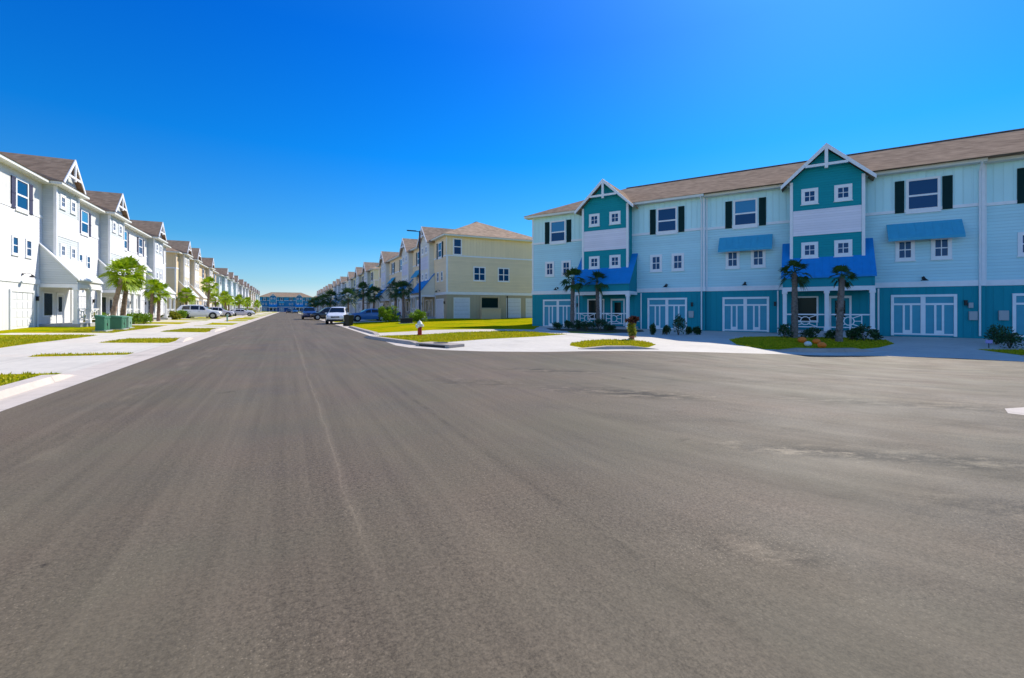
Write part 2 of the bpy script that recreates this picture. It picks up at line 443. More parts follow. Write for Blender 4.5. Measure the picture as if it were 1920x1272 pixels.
    MB().box(c+.18, c+.297, y-.06, y+.01, .17, 2.4).box(c+1.253, c+1.37, y-.06, y+.01, .17, 2.4).box(c+.297, c+1.253, y-.06, y+.01, 2.253, 2.4).build('door_frame', WHITE, d)
    MB().box(c+.5, c+1.05, y-.04, y-.031, 1.0, 2.1).build('pane', GLASS_DARK, d)
    MB().tube([(c+.38, y-.03, 1.15), (c+.38, y-.09, 1.15), (c+.45, y-.09, 1.15)], .018, 6).build('handle', BLACK, d)
    for xx in (c-1.15,):
        w_ = MB().box(xx-.65, xx+.65, y-.02, y+.01, .75, 2.3).build('porch_window', GLASS_DARK, par)
        MB().box(xx-.75, xx-.652, y-.05, y+.01, .65, 2.4).box(xx+.652, xx+.75, y-.05, y+.01, .65, 2.4).box(xx-.652, xx+.652, y-.05, y+.01, 2.302, 2.4).box(xx-.652, xx+.652, y-.05, y+.01, .65, .748).build('window_frame', WHITE, w_)

def ring(b, x0, x1, y0, y1, p, z0, z1):
    """hollow rectangular ring standing p proud of the box"""
    b.box(x0-p, x1+p, y0-p, y0+.01, z0, z1).box(x0-p, x1+p, y1-.01, y1+p, z0, z1)
    b.box(x0-p, x0+.01, y0+.01, y1-.01, z0, z1).box(x1-.01, x1+p, y0+.01, y1-.01, z0, z1)

def townhouse(name, label, origin, rz, L, bays, sections, pal, detail=2, depth=13., offs=None, z=0, group=None, lamps=True, white_doors=False, side=None, dormer=False):
    """bays: list (s0,s1); sections: list (centre, has_awning); offs: list (s0,s1,y)"""
    root = empty(name, (origin[0], origin[1], z), rz, label, 'townhouse' if detail else 'building', group)
    offs = offs or [(0, L, 0)]
    def wy(s):
        for a, b_, y in offs:
            if a <= s <= b_: return y
        return 0
    for a, b_, y in offs:
        MB().box(a, b_, y, depth+y*.0-.0, -.8, B1).build('ground_floor_wall', pal['base'], root)
        MB().box(a, b_, y, depth, B1, B2).build('second_floor_wall', pal['mid'], root)
        MB().box(a, b_, y, depth, B2, EAVE-.02).build('third_floor_wall', pal['top'], root)
        b = MB(); ring(b, a+.001, b_-.001, y, depth, .05, B1-.1, B1+.22); b.build('trim_band', WHITE, root)
        b = MB(); ring(b, a+.001, b_-.001, y, depth, .035, B2-.06, B2+.12); b.build('belt_trim', WHITE, root)
        for xx in (a+.005, b_-.145):
            b = MB(); b.box(xx, xx+.14, y-.028, y+.01, B1+.22, B2-.06).box(xx, xx+.14, y-.028, y+.01, B2+.12, EAVE-.1)
            b.build('corner_board', WHITE, root)
    for xx in (0, L):
        s = -1 if xx == 0 else 1
        b = MB(); b.box(min(xx, xx+s*.028), max(xx, xx+s*.028), wy(min(xx, L-.01)), wy(min(xx, L-.01))+.16, B1+.22, B2-.06); b.build('corner_board', WHITE, root)
    # eaves and roof
    o = .55; ymin = min(y for _, _, y in offs)
    b = MB()
    for a, b_, y in offs:
        aa = a-o if a == 0 else a; bb = b_+o if abs(b_-L) < .01 else b_
        b.box(aa+.004, bb-.004, y-o, y+.3, EAVE-.12, EAVE+.06)
    b.box(-o, -.001, y+.3, depth+o, EAVE-.121, EAVE+.059).box(L+.001, L+o, y+.3, depth+o, EAVE-.121, EAVE+.059).box(-.001, L+.001, depth-.05, depth+o, EAVE-.12, EAVE+.06)
    b.build('eave_fascia', FASCIA, root)
    e = o+.06; zr = EAVE+.065; y0, y1 = ymin-e, depth+e; hd = (y1-y0)/2; ym = (y0+y1)/2
    b = MB()
    A, B_, C_, D_ = (-e, y0, zr), (L+e, y0, zr), (L+e, y1, zr), (-e, y1, zr)
    r0, r1 = (-e+hd, ym, RIDGE), (L+e-hd, ym, RIDGE)
    n = len(b.v); b.v += [A, B_, C_, D_, r0, r1]
    b.f += [(n, n+1, n+5, n+4), (n+2, n+3, n+4, n+5), (n+3, n, n+4), (n+1, n+2, n+5), (n, n+3, n+2, n+1)]
    b.build('roof', pal['roof'], root)
    b = MB(); b.bar((r0[0], ym, RIDGE+.01), (r1[0], ym, RIDGE+.01), .3, .05); b.build('ridge_cap', pal['roof'], root)
    if detail >= 2:
        for i in range(int(L/7.5)):
            xx = 5+i*7.4; yy = ym+1.6
            put('roof_vent', mesh_once('vent', lambda: MB().tube([(0, 0, 0), (0, 0, .85)], .06, 8).mesh('roof_vent', WHITE)), root, (xx, yy, RIDGE-1.2))
    # sections
    for c, aw in sections:
        y = wy(c)
        window(root, c, y, 7.5, 1.3, 1.8, 'hung', .13)
        for s in (-1, 1): shutter(root, c+s*1.08, y-.002, 7.43, .44, 1.95, pal['shut'])
        for s in (-1, 1): window(root, c+s*.82, y, 4.68, .54, .95, 'cross' if pal is P_BLUE else 'hung', .19 if pal is P_BLUE else .13)
        if aw: small_awning(root, c, y-.002, 6.78, 5.8, 3.4, .75, pal['awn2'])
        garage(root, c, y, 0.02, 2.7, 2.25, pal, white_doors)
        if lamps:
            put('wall_lamp', mesh_once('goose', gooseneck), root, (c, y-.05, 3.4))
            def lantern():
                b = MB(); b.box(-.06, .06, -.14, .0, 0, .26).box(-.08, .08, -.16, .005, .26, .3); return b.mesh('lantern', BLACK)
            if detail >= 2: put('lantern', mesh_once('lant', lantern), root, (c+1.85, y-.002, 1.75))
    for a, b_ in bays: add_bay(root, a, b_, wy((a+b_)/2), pal, detail=detail, dormer=dormer)
    # downspouts
    if detail >= 1:
        for a, b_ in bays:
            for xx in (a-.75, b_+.75):
                y = wy(xx)
                def ds():
                    return MB().tube([(0, -.04, -.1), (0, -.04, B1-.15)], .05, 6).mesh('downspout', WHITE)
                put('downspout', mesh_once('ds', ds), root, (xx, y-.01, 0))
        for a, b_, y in offs[:-1]:
            xx = b_-.22
            MB().tube([(xx, y-.5, EAVE-.13), (xx, y-.09, EAVE-.55), (xx, y-.09, 0)], .05, 6).build('downspout', WHITE, root)
    if side: side(root, depth)
    return root

def std_sections(L, bays, aw=None):
    """section centres from the spans between bays"""
    out = []; e = [0] + [x for b in bays for x in b] + [L]
    for i in range(0, len(e), 2):
        a, b = e[i], e[i+1]; w = b-a
        if w < 3.6: continue
        if w > 8.5: out += [a+w*.26, a+w*.74]
        else: out.append((a+b)/2)
    return [(c, (i % 3 == 1) if aw is None else aw[i % len(aw)]) for i, c in enumerate(out)]

# ---- the blue building on the right
C0 = (2.03, 42.0); EA = math.atan2(-.5443, .8389)
M_ = 14.85
blue = townhouse('blue_toned_townhouse', 'long pale blue and teal three storey townhouse with blue porch roofs at the right', C0, EA, 3*M_,
    [(5.42, 9.35), (M_+5.42, M_+9.35), (2*M_+5.42, 2*M_+9.35)],
    [(2.65, False), (12.1, False), (M_+2.65, True), (M_+12.2, True), (2*M_+2.65, False), (2*M_+12.2, True)],
    P_BLUE, 2, offs=[(0, M_, -.3), (M_, 2*M_, 0), (2*M_, 3*M_, .3)], z=0)
def meter(par, x, y, z, w, h):
    MB().box(x-w/2, x+w/2, y-.16, y, z, z+h).build('meter_box', P_GREY['porch'], par, bevel=.01)
meter(blue, M_+5.3+9.05, 0-.001, .9, .35, .5); meter(blue, M_+5.3+8.95, -.001, 1.6, .2, .3); meter(blue, 2*M_+1.0-.2, .299, .9, .4, .55)
meter(blue, 13.9, -.301, .9, .35, .5)

# ---- left row (front wall v=-15.1)
VL = -15.1; LROT = math.atan2(DU[1], DU[0])
def left_house(name, label, u0, u1, baysu, pal, detail, z=.35, **k):
    bays = [(a-u0, b-u0) for a, b in baysu]; L = u1-u0
    return townhouse(name, label, S(u0, VL), LROT, L, bays, k.pop('secs', None) or std_sections(L, bays, [False]), pal, detail, z=z, dormer=True, **k)
left_house('white_townhouse', 'long white three storey townhouse nearest on the left with navy shutters', 26.0, 78.3,
           [(42.5, 46.4), (53.3, 57.3), (69.0, 73.0)], P_WHITE, 2, white_doors=True,
           secs=[(5.0, False), (13.8, False), (23.8, False), (34.3, False), (40.0, True), (49.6, False)])
left_house('yellow_townhouse', 'yellow and cream townhouse on the left beyond the white one', 84.9, 129,
           [(87.0, 91.0), (96.3, 100.3), (113.5, 117.5)], P_YELLOW, 1, white_doors=True)
def reg(u0, u1):
    n = 3; w = (u1-u0)/n
    return [(u0+w*i+w/2-2.05, u0+w*i+w/2+2.05) for i in range(n)]
left_house('aqua_townhouse', 'pale aqua townhouse third along the left side of the street', 135, 179, reg(135, 179), P_AQUA, 1, white_doors=True)
left_house('white_townhouse', 'distant white townhouse fourth along the left side of the street', 185, 229, reg(185, 229), P_WHITE, 0, white_doors=True)
left_house('yellow_townhouse', 'distant cream townhouse fifth along the left side of the street', 235, 279, reg(235, 279), P_YELLOW, 0, white_doors=True)
left_house('aqua_townhouse', 'farthest pale townhouse on the left near the end of the street', 285, 318, [(288, 292), (303, 307)], P_AQUA, 0, white_doors=True)

# ---- right row (front wall v=17.1), local x runs back along the street towards the camera
VR = 17.1; RROT = math.atan2(-DU[1], -DU[0])
def right_house(name, label, u0, u1, centres, pal, detail, z=.45, **k):
    L = u1-u0; bays = sorted([(u1-c-2.0, u1-c+2.0) for c in centres])
    return townhouse(name, label, S(u1, VR), RROT, L, bays, std_sections(L, bays, [False, True]), pal, detail, z=z, white_doors=True, **k)
def cream_side(root, depth):
    """windows, doors and stair on the side wall facing the camera (local +x face)"""
    L = 96-51.8
    e = bpy.data.objects.new
    def sidewin(yy, z0, w, h, st):
        o = window(root, 0, 0, z0, w, h, st, .14); o.location = (L, yy, z0); o.rotation_euler = (0, 0, R(90))
    sidewin(1.35, 7.75, .85, 1.75, 'hung'); sidewin(4.2, 4.7, 1.35, 1.5, 'hung2'); sidewin(7.5, 4.7, 1.35, 1.5, 'hung2')
    def sd(yy, w, h, nm='side_door'):
        o = MB().box(-w/2, w/2, -.03, .01, 0, h).build(nm, P_CREAM['door'], root); o.location = (L, yy, .02); o.rotation_euler = (0, 0, R(90))
        b = MB(); b.box(-w/2-.1, -w/2, -.05, .01, 0, h+.1).box(w/2, w/2+.1, -.05, .01, 0, h+.1).box(-w/2, w/2, -.05, .01, h, h+.1); b.build('door_frame', FASCIA, o)
        b = MB()
        for i in range(1, 5): b.box(-w/2+.06, w/2-.06, -.036, -.031, i*h/5, i*h/5+.03)
        b.build('panel_lines', P_GREY['porch'], o)
    sd(1.9, 1.9, 2.4); sd(8.9, 1.9, 2.4); sd(11.6, 1.7, 2.4)
    o = MB().box(-1.1, 1.1, -.02, .01, 1.3, 2.5).build('side_window', GLASS_DARK, root); o.location = (L, 5.6, 0); o.rotation_euler = (0, 0, R(90))
    b = MB()
    b.box(-1.3, 1.3, -.5, -.002, -.2, 1.1).box(-1.35, 1.35, -.55, -.001, 1.103, 1.2)
    for xx in (-1.25, 1.15): b.box(xx, xx+.1, -.12, -.003, 1.203, 2.6)
    b.box(-1.25, 1.25, -.13, -.004, 2.603, 2.72)
    o = b.build('side_porch_wall', P_YELLOW['porch'], root); o.location = (L, 5.6, 0); o.rotation_euler = (0, 0, R(90))
    MB().bar((L+.06, 8.0, 0), (L+.06, 8.0, 2.8), .1).build('downspout', BLACK, root)
right_house('cream_townhouse', 'cream yellow townhouse at the street corner, its broad side wall facing the lawn', 51.8, 96, [59, 70, 87.4], P_CREAM, 2, side=cream_side)
right_house('sage_townhouse', 'sage green townhouse second along the right side of the street', 102, 146, [109, 122.5, 138.7], P_SAGE, 1)
right_house('grey_townhouse', 'grey blue townhouse third along the right side of the street', 152, 196, [160, 173.5, 187], P_GREY, 1)
right_house('cream_townhouse', 'distant cream townhouse fourth along the right side of the street', 202, 246, [209, 224, 238], P_CREAM, 0)
right_house('grey_townhouse', 'farthest grey townhouse on the right near the end of the street', 252, 296, [259, 274, 288], P_GREY, 0)
# ---- end of the street
FROT = math.atan2(DV[1], DV[0])
def end_house(name, label, v0, v1, u, pal, z=.2):
    L = v1-v0; w = L/2; bays = [(w*i+w/2-2, w*i+w/2+2) for i in range(2)]
    return townhouse(name, label, S(u, v0), FROT, L, bays, std_sections(L, bays), pal, 0, z=z)
end_house('blue_toned_townhouse', 'distant townhouse, coloured dark blue for its shade, closing the street end, left of the middle one', -50, -17, 345, P_FAR_SHADED)
end_house('blue_toned_townhouse', 'distant townhouse, coloured dark blue for its shade, in the middle of the street end', -16, 16, 345, P_FAR_SHADED)
end_house('blue_toned_townhouse', 'distant townhouse, coloured dark blue for its shade, closing the street end, right of the middle one', 17, 50, 345, P_FAR_SHADED)

# ------------------------------------------------------------------ ground sheets
def strip(u0, u1, v0, v1): return [S(u0, v0), S(u1, v0), S(u1, v1), S(u0, v1)]
def fe(s, d=0):
    """point in front (d>0) of the blue facade at distance s along it"""
    return (C0[0]+.8389*s-.5443*d, C0[1]-.5443*s-.8389*d)
def offset_line(pts, d):
    out = []
    for i, p in enumerate(pts):
        a = Vector(pts[max(i-1, 0)]); b = Vector(pts[min(i+1, len(pts)-1)]); t = (b-a).normalized()
        out.append((p[0]-t.y*d, p[1]+t.x*d))
    return out
LAWN_A = [(-7.9, 25.6), (-5.4, 26.0), (-3.3, 26.5), (1.25, 26.6), (3.1, 25.4), (1.1, 23.3), (-1.2, 21.6), (-3.2, 20.1), (-4.2, 20.7), (-5.9, 22.9)]
LAWN_B = [(2.7, 20.4), (3.5, 21.7), (4.6, 22.6), (5.9, 22.5), (6.4, 21.4), (6.35, 20.0), (5.6, 18.6), (4.5, 18.1), (2.75, 17.9), (2.4, 18.9)]
LAWN_C = [(10.9, 22.0), (11.7, 24.4), (13.6, 26.6), (15.6, 27.3), (19.6, 26.9), (20.9, 25.3), (19.3, 22.9), (17.4, 21.5), (16, 20.9), (13.5, 20.4), (11.3, 20.3)]
LAWN_D = [(21.6, 21.1), (25.2, 20.6), (24.2, 17.7), (20.6, 18.2)]
BED = [(2.6, 34.5), (2.6, 30.4), (3.7, 28.6), (5.6, 28.2), (7.6, 29.4), (9.3, 31.8), (9.9, 34.4), fe(9.3, 2.1), fe(5.0, 2.1), (4.8, 33.2)]
WALK = [(-9.75, 29.0), (-3.5, 29.0), (1.4, 30.6), (3.5, 30.5), (3.5, 26.0), (1.25, 26.5), (-3.3, 26.4), (-8.6, 26.2)]
FRONT = [(-3.3, 17.5), (-2.4, 16.9), (-1.0, 16.4), (1.14, 16.2), (5.8, 17.1), (10.6, 18.45), (14.6, 18.6), (17.3, 17.7), (19.1, 15.9), (24.1, 10.6), (32.1, 4.1),
         (42, 10), fe(44, .05), fe(14.85, .05), fe(14.84, .33), fe(9.6, .33), (8.4, 31), (6, 27.5), (3.2, 26.9), (-1, 24), (-3.4, 20)]
DRIVE_A = [fe(.8, .33), fe(4.6, .33), (4.8, 33.2), (2.6, 34.5), (2.6, 30.2), (1.4, 30.4)]
NOSE = [(7.2, 6.58), (7.5, 6.9), (8.6, 7.15), (15, 7.2), (15, 5.3), (8.6, 5.9), (7.5, 6.22)]
ISL = [(9.4, 6.95), (14.8, 7.0), (14.8, 5.6), (9.4, 6.2)]
ISL2 = [(7.5, 6.5), (7.6, 6.6), (7.6, 6.4)]
REGIONS = []   # (kind, polygon) in order of priority
for p_ in (LAWN_A, LAWN_B, LAWN_C, LAWN_D, ISL): REGIONS.append(('lawn', p_))
REGIONS.append(('bed', BED))
REGIONS.append(('kerb', NOSE))
REGIONS.append(('road', ROAD_POLY))
LVERGE = [(-10, 14.3), (19.15, 19.9), (25.0, 29.0), (35.5, 43.0)]
g_left = []
def left_garages():
    out = []
    for u0, u1, bs in ((26.0, 78.3, [(42.5, 46.4), (53.3, 57.3), (69, 73)]), (84.9, 129, [(87, 91), (96.3, 100.3), (113.5, 117.5)]), (135, 179, reg(135, 179)), (185, 229, reg(185, 229)), (235, 279, reg(235, 279))):
        out += [u0+c for c, _ in std_sections(u1-u0, [(a-u0, b-u0) for a, b in bs])]
    return out
LG = [g for g in left_garages() if g > 44]
drives = [(14.3, 19.15, -9.0), (19.9, 25.0, -9.0), (29.0, 35.5, -9.0), (31.6, 33.8, -13.2)] + [(g-2.0, g+2.0, VL) for g in LG]
for a, b, vv in drives: REGIONS.append(('driveway', strip(a, b, vv, -4.6)))
REGIONS.append(('driveway', strip(43.0, 46.9, -8.0, -4.6)))
REGIONS.append(('sidewalk', strip(-60, 300, -9.0, -7.15)))
REGIONS.append(('kerb', strip(-60, 420, -4.72, -3.6)))
right_g = []
for u0, u1, cs in ((51.8, 96, [59, 70, 87.4]), (102, 146, [109, 122.5, 138.7]), (152, 196, [160, 173.5, 187]), (202, 246, [209, 224, 238]), (252, 296, [259, 274, 288])):
    L_ = u1-u0; bs = sorted([(u1-c-2., u1-c+2.) for c in cs]); right_g += [u1-c for c, _ in std_sections(L_, bs)]
for g in right_g: REGIONS.append(('driveway', strip(g-2.0, g+2.0, 4.6, VR)))
REGIONS.append(('sidewalk', strip(56.5, 300, 7.4, 9.1)))
REGIONS.append(('sidewalk', WALK)); REGIONS.append(('driveway', FRONT)); REGIONS.append(('driveway', DRIVE_A))
EL = ROAD_EDGE[1:-3]
el_out = offset_line(EL, -.75)
# choose the side that lies outside the road
if in_poly(el_out[15], ROAD_POLY): el_out = offset_line(EL, .75)
el_in = offset_line(EL, .04 if not in_poly(offset_line(EL, .04)[15], ROAD_POLY) else -.04)
REGIONS.append(('kerb', EL + el_out[::-1]))

def build_ground():
    V = []; E = []
    def addpoly(p):
        n = len(V); V.extend([Vector(q) for q in p]); k = len(p)
        E.extend([(n+i, n+(i+1) % k) for i in range(k)])
    # subdivide long edges near the camera so that the sheets follow the slopes
    def sub(p):
        out = []
        for i in range(len(p)):
            a, b = Vector(p[i]), Vector(p[(i+1) % len(p)]); d = (b-a).length
            mid = ((a+b)/2).length
            n = max(1, min(60, int(d/(1.5 if d < 40 else 6))))
            out += [tuple(a.lerp(b, j/n)) for j in range(n)]
        return out
    for k, p in REGIONS: addpoly(sub(p))
    addpoly([(-1500, -300), (1500, -300), (1500, 3000), (-1500, 3000)])
    def grid(u0, u1, v0, v1, st):
        u = u0
        while u < u1:
            v = v0
            while v < v1:
                V.append(Vector(S(u+.013*v, v))); v += st
            u += st
    grid(5, 60, -20, 42, 1.3); grid(60, 130, -22, 24, 2.6); grid(130, 430, -24, 26, 7); grid(-40, 5, -20, 40, 5)
    vs, es, fs, *_ = delaunay_2d_cdt(V, E, [], 0, 1e-4)
    zz = [zg(p.x, p.y) for p in vs]
    groups = {}
    for f in fs:
        c = sum((vs[i] for i in f), Vector((0, 0)))/len(f)
        kind = 'lawn'
        for k, p in REGIONS:
            if in_poly((c.x, c.y), p): kind = k; break
        groups.setdefault(kind, []).append(f)
    out = {}
    for k, faces in groups.items():
        idx = {}; mv = []; mf = []
        for f in faces:
            q = []
            for i in f:
                if i not in idx: idx[i] = len(mv); mv.append((vs[i].x, vs[i].y, zz[i]))
                q.append(idx[i])
            a, b, c = (mv[j] for j in q[:3])
            if (b[0]-a[0])*(c[1]-a[1])-(b[1]-a[1])*(c[0]-a[0]) < 0: q = q[::-1]
            mf.append(q)
        me = bpy.data.meshes.new(k); me.from_pydata(mv, [], mf); me.update()
        me.polygons.foreach_set('use_smooth', [True]*len(me.polygons))
        out[k] = (me, faces, vs)
    return out

def street_coords(nt):
    """object coordinates turned so that x runs across and y along the street"""
    N = nt.nodes; tc = N.new('ShaderNodeTexCoord'); mp = N.new('ShaderNodeMapping'); mp.inputs['Rotation'].default_value = (0, 0, -STREET_ROT)
    nt.links.new(tc.outputs['Object'], mp.inputs['Vector']); return tc, mp
def noise(nt, vec, scale, detail=5, rough=.55):
    n = nt.nodes.new('ShaderNodeTexNoise'); n.inputs['Scale'].default_value = scale; n.inputs['Detail'].default_value = detail; n.inputs['Roughness'].default_value = rough
    nt.links.new(vec, n.inputs['Vector']); return n.outputs['Fac']
def stretch(nt, vec, sx, sy):
    m = nt.nodes.new('ShaderNodeMapping'); m.inputs['Scale'].default_value = (sx, sy, 1); nt.links.new(vec, m.inputs['Vector']); return m.outputs[0]
def mrange(nt, x, a, b, c, d):
    r = nt.nodes.new('ShaderNodeMapRange'); r.inputs[1].default_value = a; r.inputs[2].default_value = b; r.inputs[3].default_value = c; r.inputs[4].default_value = d
    nt.links.new(x, r.inputs[0]); return r.outputs[0]

def asphalt():
    m = bpy.data.materials.new('asphalt'); m.use_nodes = True; nt = m.node_tree; N = nt.nodes; L = nt.links; b = N['Principled BSDF']
    tc, mp = street_coords(nt); P = mp.outputs[0]
    sp = N.new('ShaderNodeSeparateXYZ'); L.new(P, sp.inputs[0])
    big = noise(nt, P, .11, 5); mid = noise(nt, P, .9, 6); fine = noise(nt, P, 30, 3, .7); grit = noise(nt, P, 75, 2, .8)
    # wheel streaks along the street, broad and fine
    lng = noise(nt, stretch(nt, P, 1.3, .07), 1.0, 4); lng2 = noise(nt, stretch(nt, P, 7., .16), 1.0, 5, .6)
    # turning tracks that sweep round the corner to the right
    sep = N.new('ShaderNodeSeparateXYZ'); L.new(tc.outputs['Object'], sep.inputs[0])
    dx = M(nt, 'SUBTRACT', sep.outputs[0], 15.); dy = M(nt, 'SUBTRACT', sep.outputs[1], 20.)
    rr = M(nt, 'SQRT', M(nt, 'ADD', M(nt, 'MULTIPLY', dx, dx), M(nt, 'MULTIPLY', dy, dy))); th = M(nt, 'ARCTAN2', dy, dx)
    cb = N.new('ShaderNodeCombineXYZ'); L.new(M(nt, 'MULTIPLY', rr, 1.5), cb.inputs[0]); L.new(M(nt, 'MULTIPLY', th, 2.2), cb.inputs[1])
    arc = noise(nt, cb.outputs[0], 1.0, 6, .62)
    cb2 = N.new('ShaderNodeCombineXYZ'); L.new(M(nt, 'MULTIPLY', rr, 7), cb2.inputs[0]); L.new(M(nt, 'MULTIPLY', th, 4), cb2.inputs[1])
    arc2 = noise(nt, cb2.outputs[0], 1.0, 4, .6)
    side = mrange(nt, sep.outputs[0], -.5, 3.5, 0, 1); inv = M(nt, 'SUBTRACT', 1, side)
    vor = N.new('ShaderNodeTexVoronoi'); vor.inputs['Scale'].default_value = 48; L.new(P, vor.inputs['Vector'])
    val = M(nt, 'ADD', mrange(nt, big, .35, .65, -.06, .06), mrange(nt, mid, .3, .7, -.05, .05))
    st_ = M(nt, 'ADD', mrange(nt, lng, .32, .68, -.10, .12), mrange(nt, lng2, .32, .68, -.11, .13))
    ar_ = M(nt, 'ADD', mrange(nt, arc, .32, .68, -.32, .20), mrange(nt, arc2, .32, .68, -.09, .11))
    val = M(nt, 'ADD', val, M(nt, 'ADD', M(nt, 'MULTIPLY', st_, M(nt, 'ADD', .25, M(nt, 'MULTIPLY', inv, .75))), M(nt, 'MULTIPLY', ar_, side)))
    gritty = mrange(nt, noise(nt, P, .35, 4), .42, .62, .45, 1.0)
    val = M(nt, 'ADD', val, M(nt, 'MULTIPLY', gritty, mrange(nt, fine, .3, .7, -.36, .36)))
    val = M(nt, 'ADD', val, M(nt, 'MULTIPLY', gritty, mrange(nt, grit, .3, .7, -.36, .36)))
    # pale stones showing, some everywhere and more in patches
    st = M(nt, 'MULTIPLY', M(nt, 'LESS_THAN', vor.outputs['Distance'], .20), mrange(nt, noise(nt, P, .8, 3), .45, .66, .12, .9))
    val = M(nt, 'ADD', val, st)
    # fine paving seam along the street
    wob = M(nt, 'ADD', sp.outputs[0], mrange(nt, noise(nt, P, .7, 2), 0, 1, -.07, .07))
    ds_ = M(nt, 'ABSOLUTE', M(nt, 'SUBTRACT', wob, .44))
    seam = M(nt, 'MULTIPLY', M(nt, 'LESS_THAN', ds_, .008), mrange(nt, noise(nt, P, 5.5, 5, .7), .36, .62, .1, 1))
    soft = M(nt, 'MULTIPLY', M(nt, 'MAXIMUM', mrange(nt, ds_, 0, .06, 1, 0), 0), mrange(nt, noise(nt, P, 14, 4, .8), .35, .65, 0, .35))
    ahead = mrange(nt, sp.outputs[1], 2.0, 3.6, 0, 1)
    val = M(nt, 'ADD', val, M(nt, 'MULTIPLY', ahead, M(nt, 'ADD', M(nt, 'MULTIPLY', seam, .28), soft)))
    # second, darker joint farther right
    ds2 = M(nt, 'ABSOLUTE', M(nt, 'SUBTRACT', wob, 1.9))
    val = M(nt, 'SUBTRACT', val, M(nt, 'MULTIPLY', M(nt, 'MAXIMUM', mrange(nt, ds2, 0, .05, .22, 0), 0), mrange(nt, noise(nt, P, 2.5, 4), .4, .6, 0, 1)))
    # scuffed pale track near the left lane
    t2 = M(nt, 'ABSOLUTE', M(nt, 'SUBTRACT', M(nt, 'ADD', sp.outputs[0], mrange(nt, noise(nt, P, .25, 2), 0, 1, -1, 1)), -2.4))
    tr = M(nt, 'MULTIPLY', mrange(nt, t2, 0, .22, 1, 0), mrange(nt, noise(nt, stretch(nt, P, 2, .5), 2, 4), .45, .65, 0, .35))
    val = M(nt, 'ADD', val, M(nt, 'MAXIMUM', tr, 0))
    # small oil spots and scabbed patches
    v2 = N.new('ShaderNodeTexVoronoi'); v2.inputs['Scale'].default_value = .55; v2.inputs['Randomness'].default_value = 1
    jit = N.new('ShaderNodeVectorMath'); jit.operation = 'ADD'; L.new(P, jit.inputs[0]); L.new(noise(nt, P, 4, 4), jit.inputs[1]); L.new(jit.outputs[0], v2.inputs['Vector'])
    val = M(nt, 'SUBTRACT', val, M(nt, 'MAXIMUM', mrange(nt, v2.outputs['Distance'], .02, .07, .35, 0), 0))
    dk = M(nt, 'MULTIPLY', side, mrange(nt, noise(nt, stretch(nt, tc.outputs['Object'], .5, 1.3), .7, 8, .7), .52, .62, 0, -.26))
    val = M(nt, 'ADD', M(nt, 'SUBTRACT', val, M(nt, 'MULTIPLY', side, .06)), dk)
    # worn scabby patches and one oil drip
    rough_n = noise(nt, stretch(nt, tc.outputs['Object'], .7, 1.6), 3.2, 9, .75)
    for cx, cy, rx, ry, amt in ((2.3, 8.1, 1.5, .55, .34), (3.05, 4.8, .95, .22, .40), (1.55, 2.80, .40, .16, .30), (4.4, 4.5, 1.2, .3, .34), (6.3, 7.2, 2.2, .5, .25), (-.6, 9.3, 1.3, .6, .18), (.9, 11.2, 1.6, .5, .3), (4.2, 3.3, 1.1, .3, .25)):
        ex = M(nt, 'DIVIDE', M(nt, 'SUBTRACT', sep.outputs[0], cx), rx); ey = M(nt, 'DIVIDE', M(nt, 'ADD', M(nt, 'SUBTRACT', sep.outputs[1], cy), M(nt, 'MULTIPLY', M(nt, 'SUBTRACT', sep.outputs[0], cx), .28)), ry)
        d_ = M(nt, 'SQRT', M(nt, 'ADD', M(nt, 'MULTIPLY', ex, ex), M(nt, 'MULTIPLY', ey, ey)))
        msk = M(nt, 'MAXIMUM', mrange(nt, M(nt, 'ADD', d_, mrange(nt, rough_n, .3, .7, -.6, .6)), .35, 1.2, 1, 0), 0)
        val = M(nt, 'SUBTRACT', val, M(nt, 'MULTIPLY', M(nt, 'MINIMUM', msk, 1), mrange(nt, rough_n, .38, .6, -amt*1.6, amt*2.8)))
    ox = M(nt, 'SUBTRACT', sep.outputs[0], -2.75); oy = M(nt, 'SUBTRACT', sep.outputs[1], 2.66)
    od = M(nt, 'SQRT', M(nt, 'ADD', M(nt, 'MULTIPLY', ox, ox), M(nt, 'MULTIPLY', oy, oy)))
    val = M(nt, 'SUBTRACT', val, M(nt, 'MAXIMUM', mrange(nt, od, .005, .035, .5, 0), 0))
    k = M(nt, 'MAXIMUM', M(nt, 'ADD', 1.0, val), .2)
    mx = N.new('ShaderNodeMix'); mx.data_type = 'RGBA'; mx.inputs[6].default_value = (.122, .105, .068, 1); mx.inputs[7].default_value = (.137, .102, .070, 1)
    L.new(mrange(nt, noise(nt, P, .33, 4), .3, .7, 0, 1), mx.inputs[0])
    sc = N.new('ShaderNodeVectorMath'); sc.operation = 'SCALE'; L.new(mx.outputs[2], sc.inputs[0]); L.new(k, sc.inputs['Scale'])
    L.new(sc.outputs[0], b.inputs['Base Color'])
    L.new(mrange(nt, mid, .3, .7, .62, .74), b.inputs['Roughness']); b.inputs['Specular IOR Level'].default_value = .13
    bp = N.new('ShaderNodeBump'); bp.inputs['Strength'].default_value = .22; bp.inputs['Distance'].default_value = .012
    L.new(M(nt, 'ADD', fine, M(nt, 'MULTIPLY', vor.outputs['Distance'], .6)), bp.inputs['Height']); L.new(bp.outputs[0], b.inputs['Normal'])
    return m
